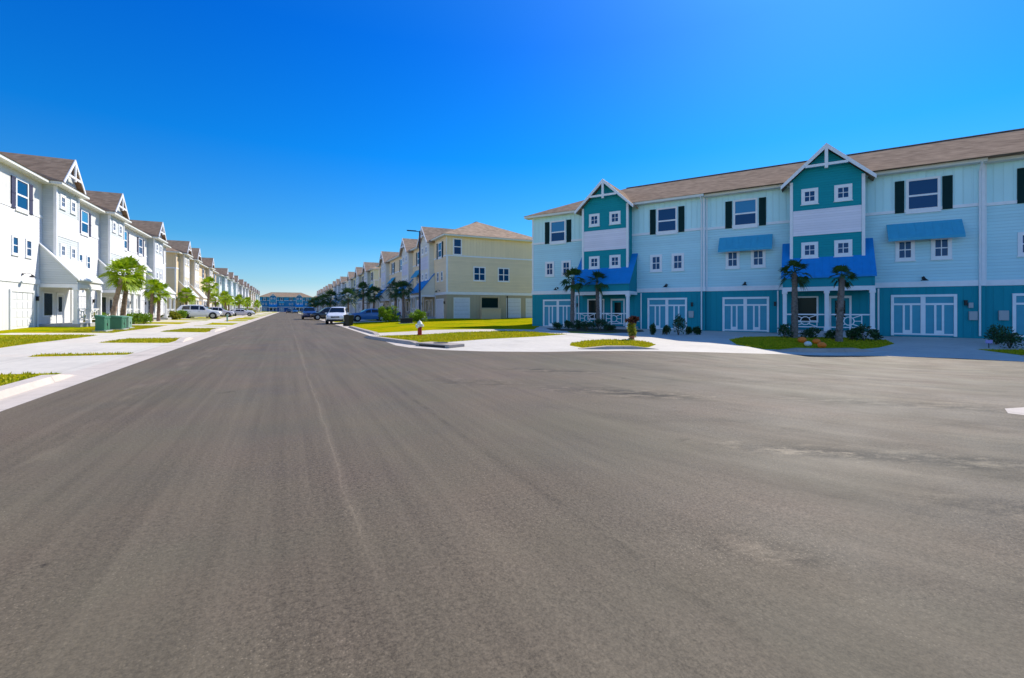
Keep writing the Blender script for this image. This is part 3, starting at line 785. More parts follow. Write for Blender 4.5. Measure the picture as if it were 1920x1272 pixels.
def concrete(name, col, joint=1.6, jd=.25):
    m = bpy.data.materials.new(name); m.use_nodes = True; nt = m.node_tree; N = nt.nodes; L = nt.links; b = N['Principled BSDF']
    tc, mp = street_coords(nt); P = mp.outputs[0]
    sp = N.new('ShaderNodeSeparateXYZ'); L.new(P, sp.inputs[0])
    val = M(nt, 'ADD', mrange(nt, noise(nt, P, .5, 6), .3, .7, -.07, .07), mrange(nt, noise(nt, P, 5, 6), .3, .7, -.05, .05))
    val = M(nt, 'ADD', val, mrange(nt, noise(nt, P, 60, 3), .3, .7, -.05, .05))
    st = mrange(nt, noise(nt, stretch(nt, P, .4, 1), 1.3, 6), .58, .72, 0, -.16)
    val = M(nt, 'ADD', val, st)
    j1 = M(nt, 'LESS_THAN', M(nt, 'FRACT', M(nt, 'DIVIDE', M(nt, 'ADD', sp.outputs[1], 100.3), joint)), .03/joint)
    j2 = M(nt, 'LESS_THAN', M(nt, 'FRACT', M(nt, 'DIVIDE', M(nt, 'ADD', sp.outputs[0], 101.2), 2.05)), .012)
    val = M(nt, 'SUBTRACT', val, M(nt, 'MULTIPLY', M(nt, 'MAXIMUM', j1, j2), jd))
    val = M(nt, 'ADD', val, mrange(nt, noise(nt, stretch(nt, P, 3, .12), 1.0, 5), .55, .7, 0, -.10))
    sc = N.new('ShaderNodeVectorMath'); sc.operation = 'SCALE'; sc.inputs[0].default_value = col; L.new(M(nt, 'ADD', 1, val), sc.inputs['Scale'])
    L.new(sc.outputs[0], b.inputs['Base Color']); b.inputs['Roughness'].default_value = .85; b.inputs['Specular IOR Level'].default_value = .25
    bp = N.new('ShaderNodeBump'); bp.inputs['Strength'].default_value = .3; bp.inputs['Distance'].default_value = .01
    L.new(noise(nt, P, 80, 3), bp.inputs['Height']); L.new(bp.outputs[0], b.inputs['Normal'])
    return m
def turf():
    m = bpy.data.materials.new('turf'); m.use_nodes = True; nt = m.node_tree; N = nt.nodes; L = nt.links; b = N['Principled BSDF']
    tc, mp = street_coords(nt); P = mp.outputs[0]
    f = M(nt, 'ADD', M(nt, 'MULTIPLY', noise(nt, P, .35, 5), .6), M(nt, 'MULTIPLY', noise(nt, P, 3.2, 6, .65), .4))
    r = N.new('ShaderNodeValToRGB'); e = r.color_ramp.elements
    e[0].position = .36; e[0].color = (.13, .21, .005, 1); e[1].position = .64; e[1].color = (.46, .32, .008, 1)
    e2 = r.color_ramp.elements.new(.5); e2.color = (.34, .32, .004, 1)
    L.new(f, r.inputs[0])
    k = M(nt, 'ADD', .45, M(nt, 'MULTIPLY', noise(nt, P, 24, 5, .8), 1.1))
    sc = N.new('ShaderNodeVectorMath'); sc.operation = 'SCALE'; L.new(r.outputs[0], sc.inputs[0]); L.new(k, sc.inputs['Scale'])
    L.new(sc.outputs[0], b.inputs['Base Color']); b.inputs['Roughness'].default_value = .9; b.inputs['Specular IOR Level'].default_value = .0
    bp = N.new('ShaderNodeBump'); bp.inputs['Strength'].default_value = 1; bp.inputs['Distance'].default_value = .04
    L.new(noise(nt, P, 35, 4, .7), bp.inputs['Height']); L.new(bp.outputs[0], b.inputs['Normal'])
    return m
CONC = concrete('pale_concrete', (.58, .52, .44)); CONC_D = concrete('driveway_concrete', (.57, .525, .45), 4.1, .2); CONC_K = concrete('kerb_concrete', (.55, .48, .41), 3.05, .3)
KERB_M = concrete('raised_kerb', (.40, .34, .29), 3.05, .3)
MULCH = mat('mulch', (.06, .055, .03), .95, noise=.4, nscale=9, bump=1, bscale=30)
GM = {'road': asphalt(), 'sidewalk': CONC, 'driveway': CONC_D, 'kerb': CONC_K, 'lawn': turf(), 'bed': MULCH}
NM = {'road': 'road', 'sidewalk': 'sidewalk', 'driveway': 'driveway', 'kerb': 'gutter', 'lawn': 'lawn', 'bed': 'planting_bed'}
LB = {'road': 'grey brown worn asphalt street and crossing in the foreground', 'sidewalk': 'pale concrete sidewalk running beside the street', 'driveway': 'pale concrete driveways in front of the garages',
      'kerb': 'pale concrete gutter strip along the edge of the asphalt', 'lawn': 'yellow green lawn between driveways and houses', 'bed': 'dark planting bed before the blue porch'}
GROUND = build_ground()
for k, (me, faces, vs) in GROUND.items():
    me.materials.append(GM[k]); o = put(NM[k], me); tag(o, LB[k], NM[k].replace('_', ' '), kind='structure')

def kerb(pts, h=.11, w=.28, m=KERB_M, end=.5):
    """raised kerb swept along a ground polyline; its ends ramp down"""
    P = [Vector(p) for p in pts]; Q = []
    for a, b in zip(P[:-1], P[1:]):
        n = max(1, int((b-a).length/.8)); Q += [a.lerp(b, i/n) for i in range(n)]
    Q.append(P[-1]); b = MB(); prev = None
    Ls = [0]
    for a, c in zip(Q[:-1], Q[1:]): Ls.append(Ls[-1]+(c-a).length)
    for i, p in enumerate(Q):
        t = (Q[min(i+1, len(Q)-1)]-Q[max(i-1, 0)]).normalized(); nx = Vector((-t.y, t.x))
        k = min(1, Ls[i]/end, (Ls[-1]-Ls[i])/end); hh = .012+h*k; z = zg(p.x, p.y)
        prof = [(-w/2-.04, -.06), (-w/2-.04, .0), (-w/2+.02, hh), (w/2, hh+.004), (w/2+.01, -.06)]
        n = len(b.v)
        for d, dz in prof: q = p+nx*d; b.v.append((q.x, q.y, z+dz))
        if prev is not None:
            for j in range(4): b.f.append((prev+j, prev+j+1, n+j+1, n+j))
        else: b.f.append(tuple(range(n, n+5)))
        prev = n
    b.f.append(tuple(range(prev, prev+5)))
    return tag(b.build('kerb', m), 'raised concrete kerb between driveway openings', 'kerb', kind='structure')
for a, c in [(-8, 13.7), (25.5, 28.5), (36.0, 42.5)]: kerb([S(a, -4.45), S(c, -4.45)], m=CONC_K)
kerb([(2.55, 17.35), (3.6, 17.35), (5.7, 17.85)], h=.1)
kerb([(11.4, 19.75), (13.5, 19.75), (16.0, 20.2)], h=.14)
kerb([(16.05, 20.2), (17.3, 20.6)], h=.12, m=CONC_K, end=.2)
kerb([S(41, 4.9), S(35, 4.85), S(27.8, 4.85)], h=.10)
kerb([(-8.0, 24.9), (-6.9, 23.0), (-5.3, 20.9), (-4.3, 19.6), (-3.7, 18.9)], h=.12)
kerb([(20.3, 18.0), (24.0, 17.4)], h=.12)
# storm drain in the corner kerb
dr = empty('storm_drain', (-3.15, 18.25, zg(-3.15, 18.25)), R(-38), 'grey concrete storm drain inlet set into the corner kerb near the hydrant', 'storm drain')
MB().box(-1.0, 1.0, -.1, .75, -.1, .13).build('inlet_slab', KERB_M, dr, bevel=.02)
MB().box(-.75, .75, -.112, -.098, .0, .085).build('inlet_opening', BLACK, dr)
MB().lathe([(.3, 0), (.3, .02), (.27, .024)], 20, (0, .38, .131)).build('manhole_lid', mat('cast_iron', (.06, .055, .05), .6, bump=.5), dr)

# ------------------------------------------------------------------ vegetation
rnd = random.Random(7)
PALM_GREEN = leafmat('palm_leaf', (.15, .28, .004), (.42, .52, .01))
PALM_SHADED = leafmat('palm_leaf_shaded', (.02, .07, .015), (.05, .11, .02), trans=.2)  # darker copy of the palm leaf, with shade put into its colour
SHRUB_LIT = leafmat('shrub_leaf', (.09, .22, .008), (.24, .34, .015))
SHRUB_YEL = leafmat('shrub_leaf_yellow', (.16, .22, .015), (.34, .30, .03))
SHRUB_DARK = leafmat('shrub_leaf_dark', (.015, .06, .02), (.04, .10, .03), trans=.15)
RED_LEAF = leafmat('red_leaf', (.05, .015, .015), (.09, .035, .02), trans=.2)
BARK = mat('palm_bark', (.24, .165, .12), .9, noise=.45, nscale=7, bump=1, bscale=16)
BARK_PINK = mat('palm_bark_pale', (.36, .25, .20), .9, noise=.4, nscale=6, bump=1, bscale=14)
STEM = mat('stem_bark', (.12, .09, .06), .9, noise=.3)

def palm_crown(seed, R_=1.0, fronds=26, m=PALM_GREEN, lo=-55, hi=80, leafw=.045):
    r = random.Random(seed); b = MB()
    for i in range(fronds):
        az = i*2.39996 + r.uniform(-.3, .3); el = R(lo+(hi-lo)*((i+.5)/fronds)**.8 + r.uniform(-8, 8))
        h = Vector((math.cos(az), math.sin(az), 0)); up = Vector((0, 0, 1))
        d = h*math.cos(el)+up*math.sin(el)
        pl = R_*r.uniform(.5, .75)
        mid = d*pl*.55 + up*.04; end = d*pl + up*(-.10*pl*math.cos(el))
        b.tube([(0, 0, 0), tuple(mid), tuple(end)], [.022, .016, .012], 4, cap=False)
        dd = (end-mid).normalized(); side = dd.cross(up)
        if side.length < .1: side = Vector((1, 0, 0))
        side.normalize(); nrm = side.cross(dd).normalized()
        tw = r.uniform(-.6, .6); side = (side*math.cos(tw)+nrm*math.sin(tw)).normalized(); nrm = side.cross(dd).normalized()
        n = 22; ll = R_*r.uniform(.62, .85)
        for k in range(n):
            a = R(-98+196*k/(n-1)) + r.uniform(-.04, .04)
            lv = dd*math.cos(a)+side*math.sin(a)
            l_ = ll*(.72+.28*math.cos(a*.8))*r.uniform(.85, 1.05)
            lv = (lv - nrm*.0 + nrm*.22*abs(math.sin(a))).normalized()
            w = leafw*R_*(1+.3*math.cos(a)); sd = lv.cross(nrm).normalized()*w/2
            p0 = end; p1 = end+lv*l_*.55; p2 = end+lv*l_*.98+Vector((0, 0, -l_*r.uniform(.12, .42)))
            nn = len(b.v)
            b.v += [tuple(p0), tuple(p1+sd), tuple(p2), tuple(p1-sd)]
            b.f.append((nn, nn+1, nn+2, nn+3))
    return b.mesh('crown', m, fix=False)
def palm_trunk(h, lean, r0, m, seed, boots=True):
    r = random.Random(seed); path = []; rad = []; n = 22
    for i in range(n+1):
        t = i/n
        path.append((lean[0]*t**1.5, lean[1]*t**1.5, -.3+(h+.3)*t)); rad.append(r0*(1.25-.35*t)*(1+r.uniform(-.07, .07)) if t < .97 else r0*.6)
    b = MB(); b.tube(path, rad, 10)
    if boots:
        for i in range(70):
            t = r.uniform(.12, .97); az = r.uniform(0, 6.283); rr = r0*(1.2-.35*t)
            c = Vector((lean[0]*t**1.5, lean[1]*t**1.5, h*t)); d = Vector((math.cos(az), math.sin(az), 0)); s = Vector((-d.y, d.x, 0))*.045
            a = c+d*rr*.85; e = c+d*(rr+.05)+Vector((0, 0, .14))
            b.quad(tuple(a-s), tuple(a+s), tuple(e+s*.5), tuple(e-s*.5))
    return b.mesh('trunk', m, smooth=True, fix=False)
def palm(x, y, z, label, h, lean=(0, 0), R_=1.3, seed=1, m=PALM_GREEN, bark=BARK, group='palm trees along the street', **k):
    e = empty('palm_tree', (x, y, z), 0, label, 'palm tree', group)
    put('trunk', palm_trunk(h, lean, .15, bark, seed), e)
    put('crown', palm_crown(seed, R_, m=m, **k), e, (lean[0], lean[1], h))
    return e
# left side palms, sunlit
def lp(px, Y): return at(px, Y)
lefts = [('palm tree with leaning pale pinkish trunk behind the green utility boxes', 209, 34, 3.85, (.75, .1), 1.5, BARK_PINK),
         ('palm tree with thick brown trunk just right of the leaning pale one', 229, 35, 4.05, (.5, .0), 1.6, BARK),
         ('left palm of the close brown pair before the white townhouse end', 284, 49, 3.5, (.1, 0), 1.4, BARK),
         ('right palm of the close brown pair, its crown reaching the yellow house', 297, 50, 3.1, (.1, 0), 1.5, BARK),
         ('short palm tree behind the left end of the white parked SUV', 349, 70, 3.4, (.1, 0), 1.6, BARK),
         ('tall slim palm tree directly behind the white parked SUV', 389, 70, 5.0, (.3, 0), 1.6, BARK)]
for i, (lb, px, Y, h, ln, rr, bk) in enumerate(lefts):
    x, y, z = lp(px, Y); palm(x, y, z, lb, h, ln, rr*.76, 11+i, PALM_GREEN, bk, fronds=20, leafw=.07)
P0 = palm(*at(421, 92), 'palm tree first in the row beyond the parked silver car on the left', 3.6, (.2, .1), 1.35, 41, fronds=18, leafw=.08)
more = [(102, -12.0), (112, -10.8), (124, -12.4), (136, -11), (150, -12.2), (166, -11.2), (186, -12.2), (212, -11), (245, -12), (290, -10)]
ordi = ['second', 'third', 'fourth', 'fifth', 'sixth', 'seventh', 'eighth', 'ninth', 'last']
for (u_, v_), w_ in zip(more, ordi):
    x, y = S(u_, v_)
    copy_thing(P0, (x, y, zg(x, y)), rnd.uniform(0, 6), f'{w_} palm of the distant green row along the left sidewalk', scale=rnd.uniform(.85, 1.2))
# right side, shaded
rights = [('left palm of the dark pair before the cream corner house', 741, 58, 3.7, (.1, 0), 1.25), ('right palm of the dark pair before the cream corner house', 757, 55, 3.6, (-.1, 0), 1.25),
          ('dark palm tree with the tallest crown left of the porch of the cream row', 681, 82, 4.6, (0, 0), 1.5), ('dark palm tree right of the tall one, with a drooping crown', 700, 76, 3.7, (.2, 0), 1.5),
          ('dark bushy palm tree above the blue sedan by the bin', 653, 92, 3.9, (0, 0), 2.0), ('dark palm tree above the parked vehicles by the bin', 620, 128, 4.2, (0, 0), 2.4)]
for i, (lb, px, Y, h, ln, rr) in enumerate(rights):
    palm(*at(px, Y), lb, h, ln, rr, 61+i, PALM_SHADED, BARK, group='palm trees on the shaded side of the street')
PR = palm(*at(606, 165), 'first of the far dark palms on the right beyond the parked cars', 4.6, (0, 0), 2.4, 77, PALM_SHADED, BARK, group='palm trees on the shaded side of the street')
for i, (px, Y) in enumerate([(596, 190), (588, 220), (584, 262)]):
    copy_thing(PR, at(px, Y), i*1.3, ['second', 'third', 'farthest'][i]+' of the far dark palms on the right beyond the parked cars')
# palms before the blue house
bp_ = [('drooping dark palm at the left corner post of the first blue porch', 1073, 35.5, 3.75, (.05, 0), .9, 0), ('small pale trunked palm in front of the first blue porch', 1122, 36.2, 3.7, (-.1, 0), .85, 1),
       ('palm with bushy dark crown at the left end of the big blue porch roof', 1490, 26.4, 3.8, (0, 0), .78, 2), ('leaning palm before the right half of the big blue porch', 1573, 24.3, 3.5, (.25, .1), .6, 3)]
for lb, px, Y, h, ln, rr, i in bp_:
    palm(*at(px, Y), lb, h, ln, rr, 90+i, PALM_SHADED, mat('palm_bark_grey', (.17, .14, .12), .9, noise=.4, nscale=8, bump=1, bscale=18), group='young palms in front of the blue townhouse', lo=-65, hi=88, leafw=.075, fronds=15)

def leaf_blob(seed, rx, ry, rz, n, ls, m, name='foliage', base=.0, holes=True):
    """shrub crown: many small leaves gathered in uneven clumps through an ellipsoid"""
    r = random.Random(seed); b = MB(); cl = []
    for _ in range(14):
        a = r.uniform(0, 6.283); q = r.uniform(.2, .85); zt = r.uniform(.15, .85)
        cl.append((rx*q*math.cos(a)*(1-.3*zt), ry*q*math.sin(a)*(1-.3*zt), base+rz*zt, r.uniform(.25, .45)))
    for _ in range(n):
        cx, cy, cz, cr = r.choice(cl)
        v = Vector((r.gauss(0, 1), r.gauss(0, 1), r.gauss(0, 1))).normalized()*r.uniform(.5, 1)
        p = Vector((cx+v.x*cr*rx, cy+v.y*cr*ry, max(.02, cz+v.z*cr*rz*.8)))
        d = (v+Vector((r.uniform(-.7, .7), r.uniform(-.7, .7), r.uniform(-.1, .9)))).normalized()
        s = d.cross(Vector((r.uniform(-1, 1), r.uniform(-1, 1), r.uniform(-1, 1)))).normalized()
        l_ = ls*r.uniform(.6, 1.3); w = l_*.28
        b.quad(tuple(p), tuple(p+d*l_*.5+s*w), tuple(p+d*l_), tuple(p+d*l_*.5-s*w))
    return b.mesh(name, m, fix=False)
def shrub(pos, label, rx, rz, m, seed, n=900, ls=.13, group=None, ry=None, cat='shrub', base=.05):
    e = empty('shrub', pos, rnd.uniform(0, .3), label, cat, group)
    put('foliage', leaf_blob(seed, rx, ry or rx, rz, n, ls, m, base=base), e)
    b = MB(); r = random.Random(seed)
    for _ in range(6):
        a = r.uniform(0, 6.28); b.tube([(0, 0, -.05), (math.cos(a)*rx*.2, math.sin(a)*rx*.2, rz*.3), (math.cos(a)*rx*.5, math.sin(a)*rx*.5, rz*.75)], [.02, .015, .008], 5)
    b.build('stems', STEM, e); return e
shrub(at(729, 46), 'large bright green shrub on the lawn left of the street lamp', 1.15, 1.5, SHRUB_LIT, 201, 2600, .17)
shrub(at(785, 45), 'bright green shrub directly in front of the street lamp foot', 1.0, 1.1, SHRUB_LIT, 202, 2200, .15)
GB = 'low shrubs along the white townhouse fronts'
for i, (px, Y, rx, rz, mm, lb) in enumerate([(156, 38, .75, .8, SHRUB_YEL, 'low yellow green shrub at the corner of the near white porch'), (174, 38.5, .8, .75, SHRUB_YEL, 'low yellow green shrub left of the leaning palm trunk'),
        (188, 40, .7, .8, SHRUB_LIT, 'low green shrub right behind the first utility box'), (252, 40, .8, .85, SHRUB_LIT, 'rounded bright green shrub right of the utility boxes'),
        (270, 41, .85, .8, SHRUB_LIT, 'bright green shrub left of the brown palm pair'), (322, 58, 1.0, .8, SHRUB_YEL, 'yellowish shrub to the right of the brown palm pair'),
        (334, 62, 1.1, .9, SHRUB_LIT, 'green shrub at the front bumper of the white SUV'), (418, 86, 1.6, 1.3, SHRUB_LIT, 'bright green shrub between the white SUV and the silver car'),
        (452, 118, 1.9, 1.3, SHRUB_LIT, 'green shrub beyond the silver car on the left'), (470, 150, 2.2, 1.5, SHRUB_YEL, 'yellow green shrub far along the left sidewalk')]):
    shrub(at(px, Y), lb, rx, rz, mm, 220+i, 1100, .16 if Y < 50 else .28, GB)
GBB = 'small dark shrubs in front of the blue townhouse'
for i, (px, Y, rx, rz, lb) in enumerate([(1046, 33, .5, .4, 'low dark shrub left of the drooping palm at the blue porch'), (1084, 32.5, .5, .55, 'dark shrub just right of the drooping palm foot'), (1103, 31.5, .6, .5, 'dark low shrub before the middle of the first porch railing'),
        (1124, 32, .6, .7, 'bushy dark shrub under the small pale palm'), (1143, 32.5, .5, .45, 'dark low shrub near the right post of the first porch'), (1066, 34, .45, .5, 'small dark shrub behind the drooping palm foot'),
        (1272, 28.5, .55, 1.15, 'tall dark shrub covering the right half of the second garage door'), (1223, 27.5, .2, .6, 'thin upright dark shrub standing on the driveway edge'), (1250, 28.6, .22, .5, 'small dark shrub left of the tall one at the garage'),
        (1290, 29, .22, .45, 'small dark shrub right of the tall one at the garage'), (1307, 29, .28, .45, 'small round shrub by the white downspout'),
        (1472, 26.6, .45, .7, 'dark shrub at the left foot of the big porch'), (1520, 26.4, .6, .5, 'dark shrub before the big porch behind the pumpkins'), (1560, 25.8, .4, .45, 'dark shrub left of the leaning palm foot'),
        (1598, 25.3, .45, .55, 'dark shrub right of the leaning palm foot'), (1620, 25.0, .6, .75, 'bushy dark shrub at the right post of the big porch'), (1641, 25.3, .3, .5, 'small dark shrub beside the right downspout'),
        (1868, 22.6, .5, .95, 'round dark shrub left of the pair at the right picture edge'), (1893, 21.4, .55, .95, 'round dark shrub on short stem at the right picture edge')]):
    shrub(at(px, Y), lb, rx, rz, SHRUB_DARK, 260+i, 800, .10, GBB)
# red topped plant beside the island
pl = empty('potted_plant', at(1185, 22.9), 0, 'small upright plant with dark red top and yellow green lower leaves beside the grass island', 'plant')
put('lower_leaves', leaf_blob(301, .17, .17, .75, 500, .14, SHRUB_YEL, 'lower_leaves', .12), pl)
put('red_leaves', leaf_blob(302, .28, .26, .2, 420, .16, RED_LEAF, 'red_leaves', .85), pl)
MB().lathe([(.1, -.02), (.15, .16), (.16, .18), (.14, .18)], 14).build('pot', mat('terracotta', (.34, .12, .06), .8), pl)
MB().tube([(0, 0, .1), (.02, 0, .9)], .02, 6).build('stem', STEM, pl)

# distant bushes filling the far left verge, too many leaves to count singly
def grass_blades():
    r = random.Random(5); b = MB()
    polys = [LAWN_A, LAWN_B, LAWN_C, LAWN_D] + [strip(max(8, a), c, -7.1, -4.75) for a, c in LVERGE] + [strip(20, 31.4, -12, -9.05), strip(34, 46, -12, -9.05)]
    tot = []
    for p in polys:
        xs = [q[0] for q in p]; ys = [q[1] for q in p]; A = (max(xs)-min(xs))*(max(ys)-min(ys))
        n = int(A*190)
        for _ in range(n):
            x, y = r.uniform(min(xs), max(xs)), r.uniform(min(ys), max(ys))
            if not in_poly((x, y), p): continue
            tot.append((x, y))
    for x, y in tot:
        z = ZF(x, y); a = r.uniform(0, 3.14); w = .022; h = r.uniform(.03, .075); dx, dy = math.cos(a)*w, math.sin(a)*w; lx, ly = r.uniform(-.04, .04), r.uniform(-.04, .04)
        b.tri((x-dx, y-dy, z-.005), (x+dx, y+dy, z-.005), (x+lx, y+ly, z+h))
    return b
_zc = {}
def ZF(x, y):
    """ground height interpolated from a cached half metre lattice"""
    s = .5; i, j = math.floor(x/s), math.floor(y/s); fx, fy = x/s-i, y/s-j
    def g(a, c):
        if (a, c) not in _zc: _zc[(a, c)] = zg(a*s, c*s)
        return _zc[(a, c)]
    return (g(i, j)*(1-fx)+g(i+1, j)*fx)*(1-fy)+(g(i, j+1)*(1-fx)+g(i+1, j+1)*fx)*fy
BLADE = leafmat('grass_blade', (.33, .38, .004), (.52, .41, .008), .7, .3)
gb = grass_blades().build('grass', BLADE, fix=False)
tag(gb, 'short yellow green grass blades on the verges and lawns', 'grass', kind='stuff')

# ------------------------------------------------------------------ cars
TYRE = mat('tyre_rubber', (.012, .012, .012), .85); RIM = mat('alloy_rim', (.35, .35, .36), .3, metallic=.9)
CARGLASS = mat('car_glass', (.008, .012, .018), .05, spec=.7); TAIL = mat('tail_lamp', (.35, .01, .01), .25, coat=.5); HEADL = mat('head_lamp', (.7, .72, .75), .15, coat=.5)
DARKP = mat('black_plastic', (.02, .02, .022), .6)
def paint(name, c): return mat(name, c, .32, spec=.5, coat=.8)
# stations: x, z bottom, z belt, z top, half width, half width of roof
SUV = [(0, .50, .74, .80, .74, .60), (.12, .36, .86, .92, .88, .74), (.45, .28, .95, 1.03, .95, .82), (1.15, .25, 1.02, 1.10, .98, .84), (1.3, .25, 1.03, 1.20, .98, .80), (1.95, .25, 1.05, 1.68, .98, .70), (2.3, .25, 1.06, 1.77, .98, .69),
       (3.3, .25, 1.08, 1.80, .98, .69), (4.25, .25, 1.10, 1.74, .97, .67), (4.45, .27, 1.10, 1.66, .96, .68), (4.78, .34, 1.10, 1.16, .94, .84), (4.86, .40, 1.02, 1.06, .92, .84), (4.9, .46, .80, .84, .86, .78)]
PICK = [(0, .55, .85, .92, .78, .65), (.12, .42, 1.0, 1.06, .92, .8), (.5, .36, 1.08, 1.15, .98, .86), (1.35, .34, 1.14, 1.2, 1.0, .88), (1.5, .34, 1.15, 1.3, 1.0, .82), (2.1, .34, 1.16, 1.80, 1.0, .72), (2.5, .34, 1.17, 1.88, 1.0, .70),
        (3.5, .34, 1.17, 1.86, 1.0, .70), (3.75, .34, 1.17, 1.72, 1.0, .74), (3.85, .34, 1.16, 1.22, 1.0, .93), (5.3, .4, 1.18, 1.22, 1.0, .94), (5.42, .48, 1.16, 1.2, .98, .92), (5.45, .55, 1.0, 1.04, .94, .88)]
SEDAN = [(0, .45, .62, .68, .70, .58), (.15, .3, .74, .80, .84, .7), (.6, .22, .84, .92, .90, .78), (1.2, .2, .90, .97, .92, .78), (1.35, .2, .91, 1.02, .92, .74), (2.0, .2, .93, 1.36, .92, .62), (2.5, .2, .94, 1.45, .92, .60),
         (3.2, .2, .95, 1.42, .92, .60), (3.5, .2, .96, 1.36, .92, .61), (4.1, .22, .97, 1.04, .91, .76), (4.5, .28, .95, 1.0, .88, .74), (4.62, .4, .8, .85, .8, .7)]
def ring_pts(st):
    x, zb, zl, zt, w, wr = st
    h = [(w*.86, zb), (w*.97, zb+.12), (w, (zb+zl)/2), (w*.985, zl-.06), (w*.955, zl), (w*.955+(wr-w*.955)*.5, zl+(zt-zl)*.55), (wr, zt-.05*(zt-zl > .2)), (wr*.82, zt), (0, zt+.02)]
    return [(x, -a, z) for a, z in h] + [(x, a, z) for a, z in h[-2::-1]]
def car_mesh_set(kind):
    st = {'suv': SUV, 'pickup': PICK, 'sedan': SEDAN}[kind]
    b = MB(); n = None; prev = None
    for s in st:
        p = ring_pts(s); n = len(p); base = len(b.v); b.v += p
        if prev is not None:
            for i in range(n): j = (i+1) % n; b.f.append((prev+i, prev+j, base+j, base+i))
        else: b.f.append(tuple(range(base, base+n)))
        prev = base
    b.f.append(tuple(range(prev, prev+n)))
    def lerp_st(x):
        for a, c in zip(st[:-1], st[1:]):
            if a[0] <= x <= c[0]:
                t = (x-a[0])/(c[0]-a[0]); return tuple(a[i]*(1-t)+c[i]*t for i in range(6))
    def sidept(x, f, s):
        X, zb, zl, zt, w, wr = lerp_st(x)
        z = zl+(zt-zl)*f; y = w*.955+(wr-w*.955)*min(1, f*.91)
        return (x, s*(y+.012), z+.004)
    spans = {'suv': [(1.62, 2.35), (2.45, 3.3), (3.4, 4.25)], 'pickup': [(1.78, 2.6), (2.7, 3.55)], 'sedan': [(1.65, 2.4), (2.5, 3.4)]}[kind]
    glass = []
    for a, c in spans:
        for s in (-1, 1):
            g = MB(); f1 = .80
            a2 = a+(.35 if a == spans[0][0] else 0); q = [sidept(a, .12, s), sidept(c, .12, s), sidept(c-(.12 if c == spans[-1][1] else 0), f1, s), sidept(a2, f1, s)]
            g.prism(q, (0, s*.006, 0)); glass.append((g, 'side_window'))
    ws = {'suv': (1.30, 1.93, 4.47, 4.74), 'pickup': (1.50, 2.08, 3.76, 3.84), 'sedan': (1.38, 1.97, 3.55, 4.05)}[kind]
    for a, c, nm in ((ws[0], ws[1], 'windscreen'), (ws[2], ws[3], 'rear_window')):
        A, C = lerp_st(a), lerp_st(c); g = MB()
        g.prism([(a, -A[5]*.95, A[3]+.025), (a, A[5]*.95, A[3]+.025), (c, C[5]*.9, C[3]+.028), (c, -C[5]*.9, C[3]+.028)], (0, 0, .008)); glass.append((g, nm))
    return b, glass, st
CARS = {}
def make_car(kind, pm, pos, rz, label, cat):
    b, glass, st = car_mesh_set(kind); Lc = st[-1][0]; W = .98 if kind != 'sedan' else .92
    e = empty({'suv': 'parked_suv', 'pickup': 'pickup_truck', 'sedan': 'parked_car'}[kind], pos, rz, label, cat, 'vehicles parked along the street')
    def T(mb): mb.v = [(v[0]-Lc/2, v[1], v[2]) for v in mb.v]; return mb
    body = T(b).build('body', pm, e, smooth=True)
    for g, nm in glass: T(g).build(nm, CARGLASS, e)
    wr = .38 if kind != 'sedan' else .33; xs = (.92, Lc-1.0)
    for x in xs:
        for s in (-1, 1):
            y = s*(W-.11)
            MB().tube([(0, s*(W-.02)*1, 0), (0, s*(W+.006), 0)], wr*1.16, 24).build('wheel_arch', DARKP, body, loc=(x-Lc/2, 0, wr+.02), smooth=True)
            w = MB().tube([(0, -.11, 0), (0, .11, 0)], wr, 24).build('wheel', TYRE, e, loc=(x-Lc/2, s*(W-.09), wr), smooth=True, bevel=0)
            rb = MB(); rb.tube([(0, s*.08, 0), (0, s*.118, 0)], wr*.62, 20)
            for k in range(5):
                a = k*1.2566; rb.bar((0, s*.122, 0), (math.cos(a)*wr*.6, s*.122, math.sin(a)*wr*.6), .05, .03)
            rb.build('rim', RIM, w)
    z0 = st[1][2]
    for s in (-1, 1):
        T(MB().box(.03, .2, s*.6-.16, s*.6+.16, z0-.16, z0-.02)).build('headlight', HEADL, e)
        T(MB().box(Lc-.10, Lc+.005, s*.76-.1, s*.76+.1, .8 if kind != 'sedan' else .7, 1.08 if kind != 'sedan' else .88)).build('tail_light', TAIL, e)
        xm = {'suv': 1.65, 'pickup': 1.85, 'sedan': 1.7}[kind]; zm = lerp_z(st, xm)
        T(MB().box(xm-.08, xm+.1, s*(W+.0), s*(W+.2), zm, zm+.15) if s > 0 else MB().box(xm-.08, xm+.1, -W-.2, -W, zm, zm+.15)).build('side_mirror', pm, e, bevel=.02)
    T(MB().box(-.03, .16, -.8, .8, .32, .50)).build('front_bumper', DARKP, e, bevel=.02)
    T(MB().box(Lc-.12, Lc+.04, -.84, .84, .36, .54)).build('rear_bumper', DARKP if kind != 'pickup' else RIM, e, bevel=.02)
    T(MB().box(Lc+.0, Lc+.02, -.26, .26, .68, .80)).build('number_plate', WHITE, e)
    T(MB().box(.0, .1, -.42, .42, z0-.2, z0-.04)).build('grille', DARKP, e)
    for s in (-1, 1):
        for x in ({'suv': (2.3, 3.25), 'pickup': (2.5, 3.4), 'sedan': (2.35, 3.2)}[kind]):
            T(MB().box(x, x+.18, min(s*(W+.0), s*(W+.025)), max(s*W, s*(W+.025)), .93 if kind != 'sedan' else .84, .96 if kind != 'sedan' else .87)).build('door_handle', RIM, e)
    if kind == 'pickup':
        T(MB().box(3.98, 5.3, -.84, .84, 1.195, 1.235)).build('bed_cover', DARKP, e)
    return e
def lerp_z(st, x):
    for a, c in zip(st[:-1], st[1:]):
        if a[0] <= x <= c[0]:
            t = (x-a[0])/(c[0]-a[0]); return a[2]*(1-t)+c[2]*t
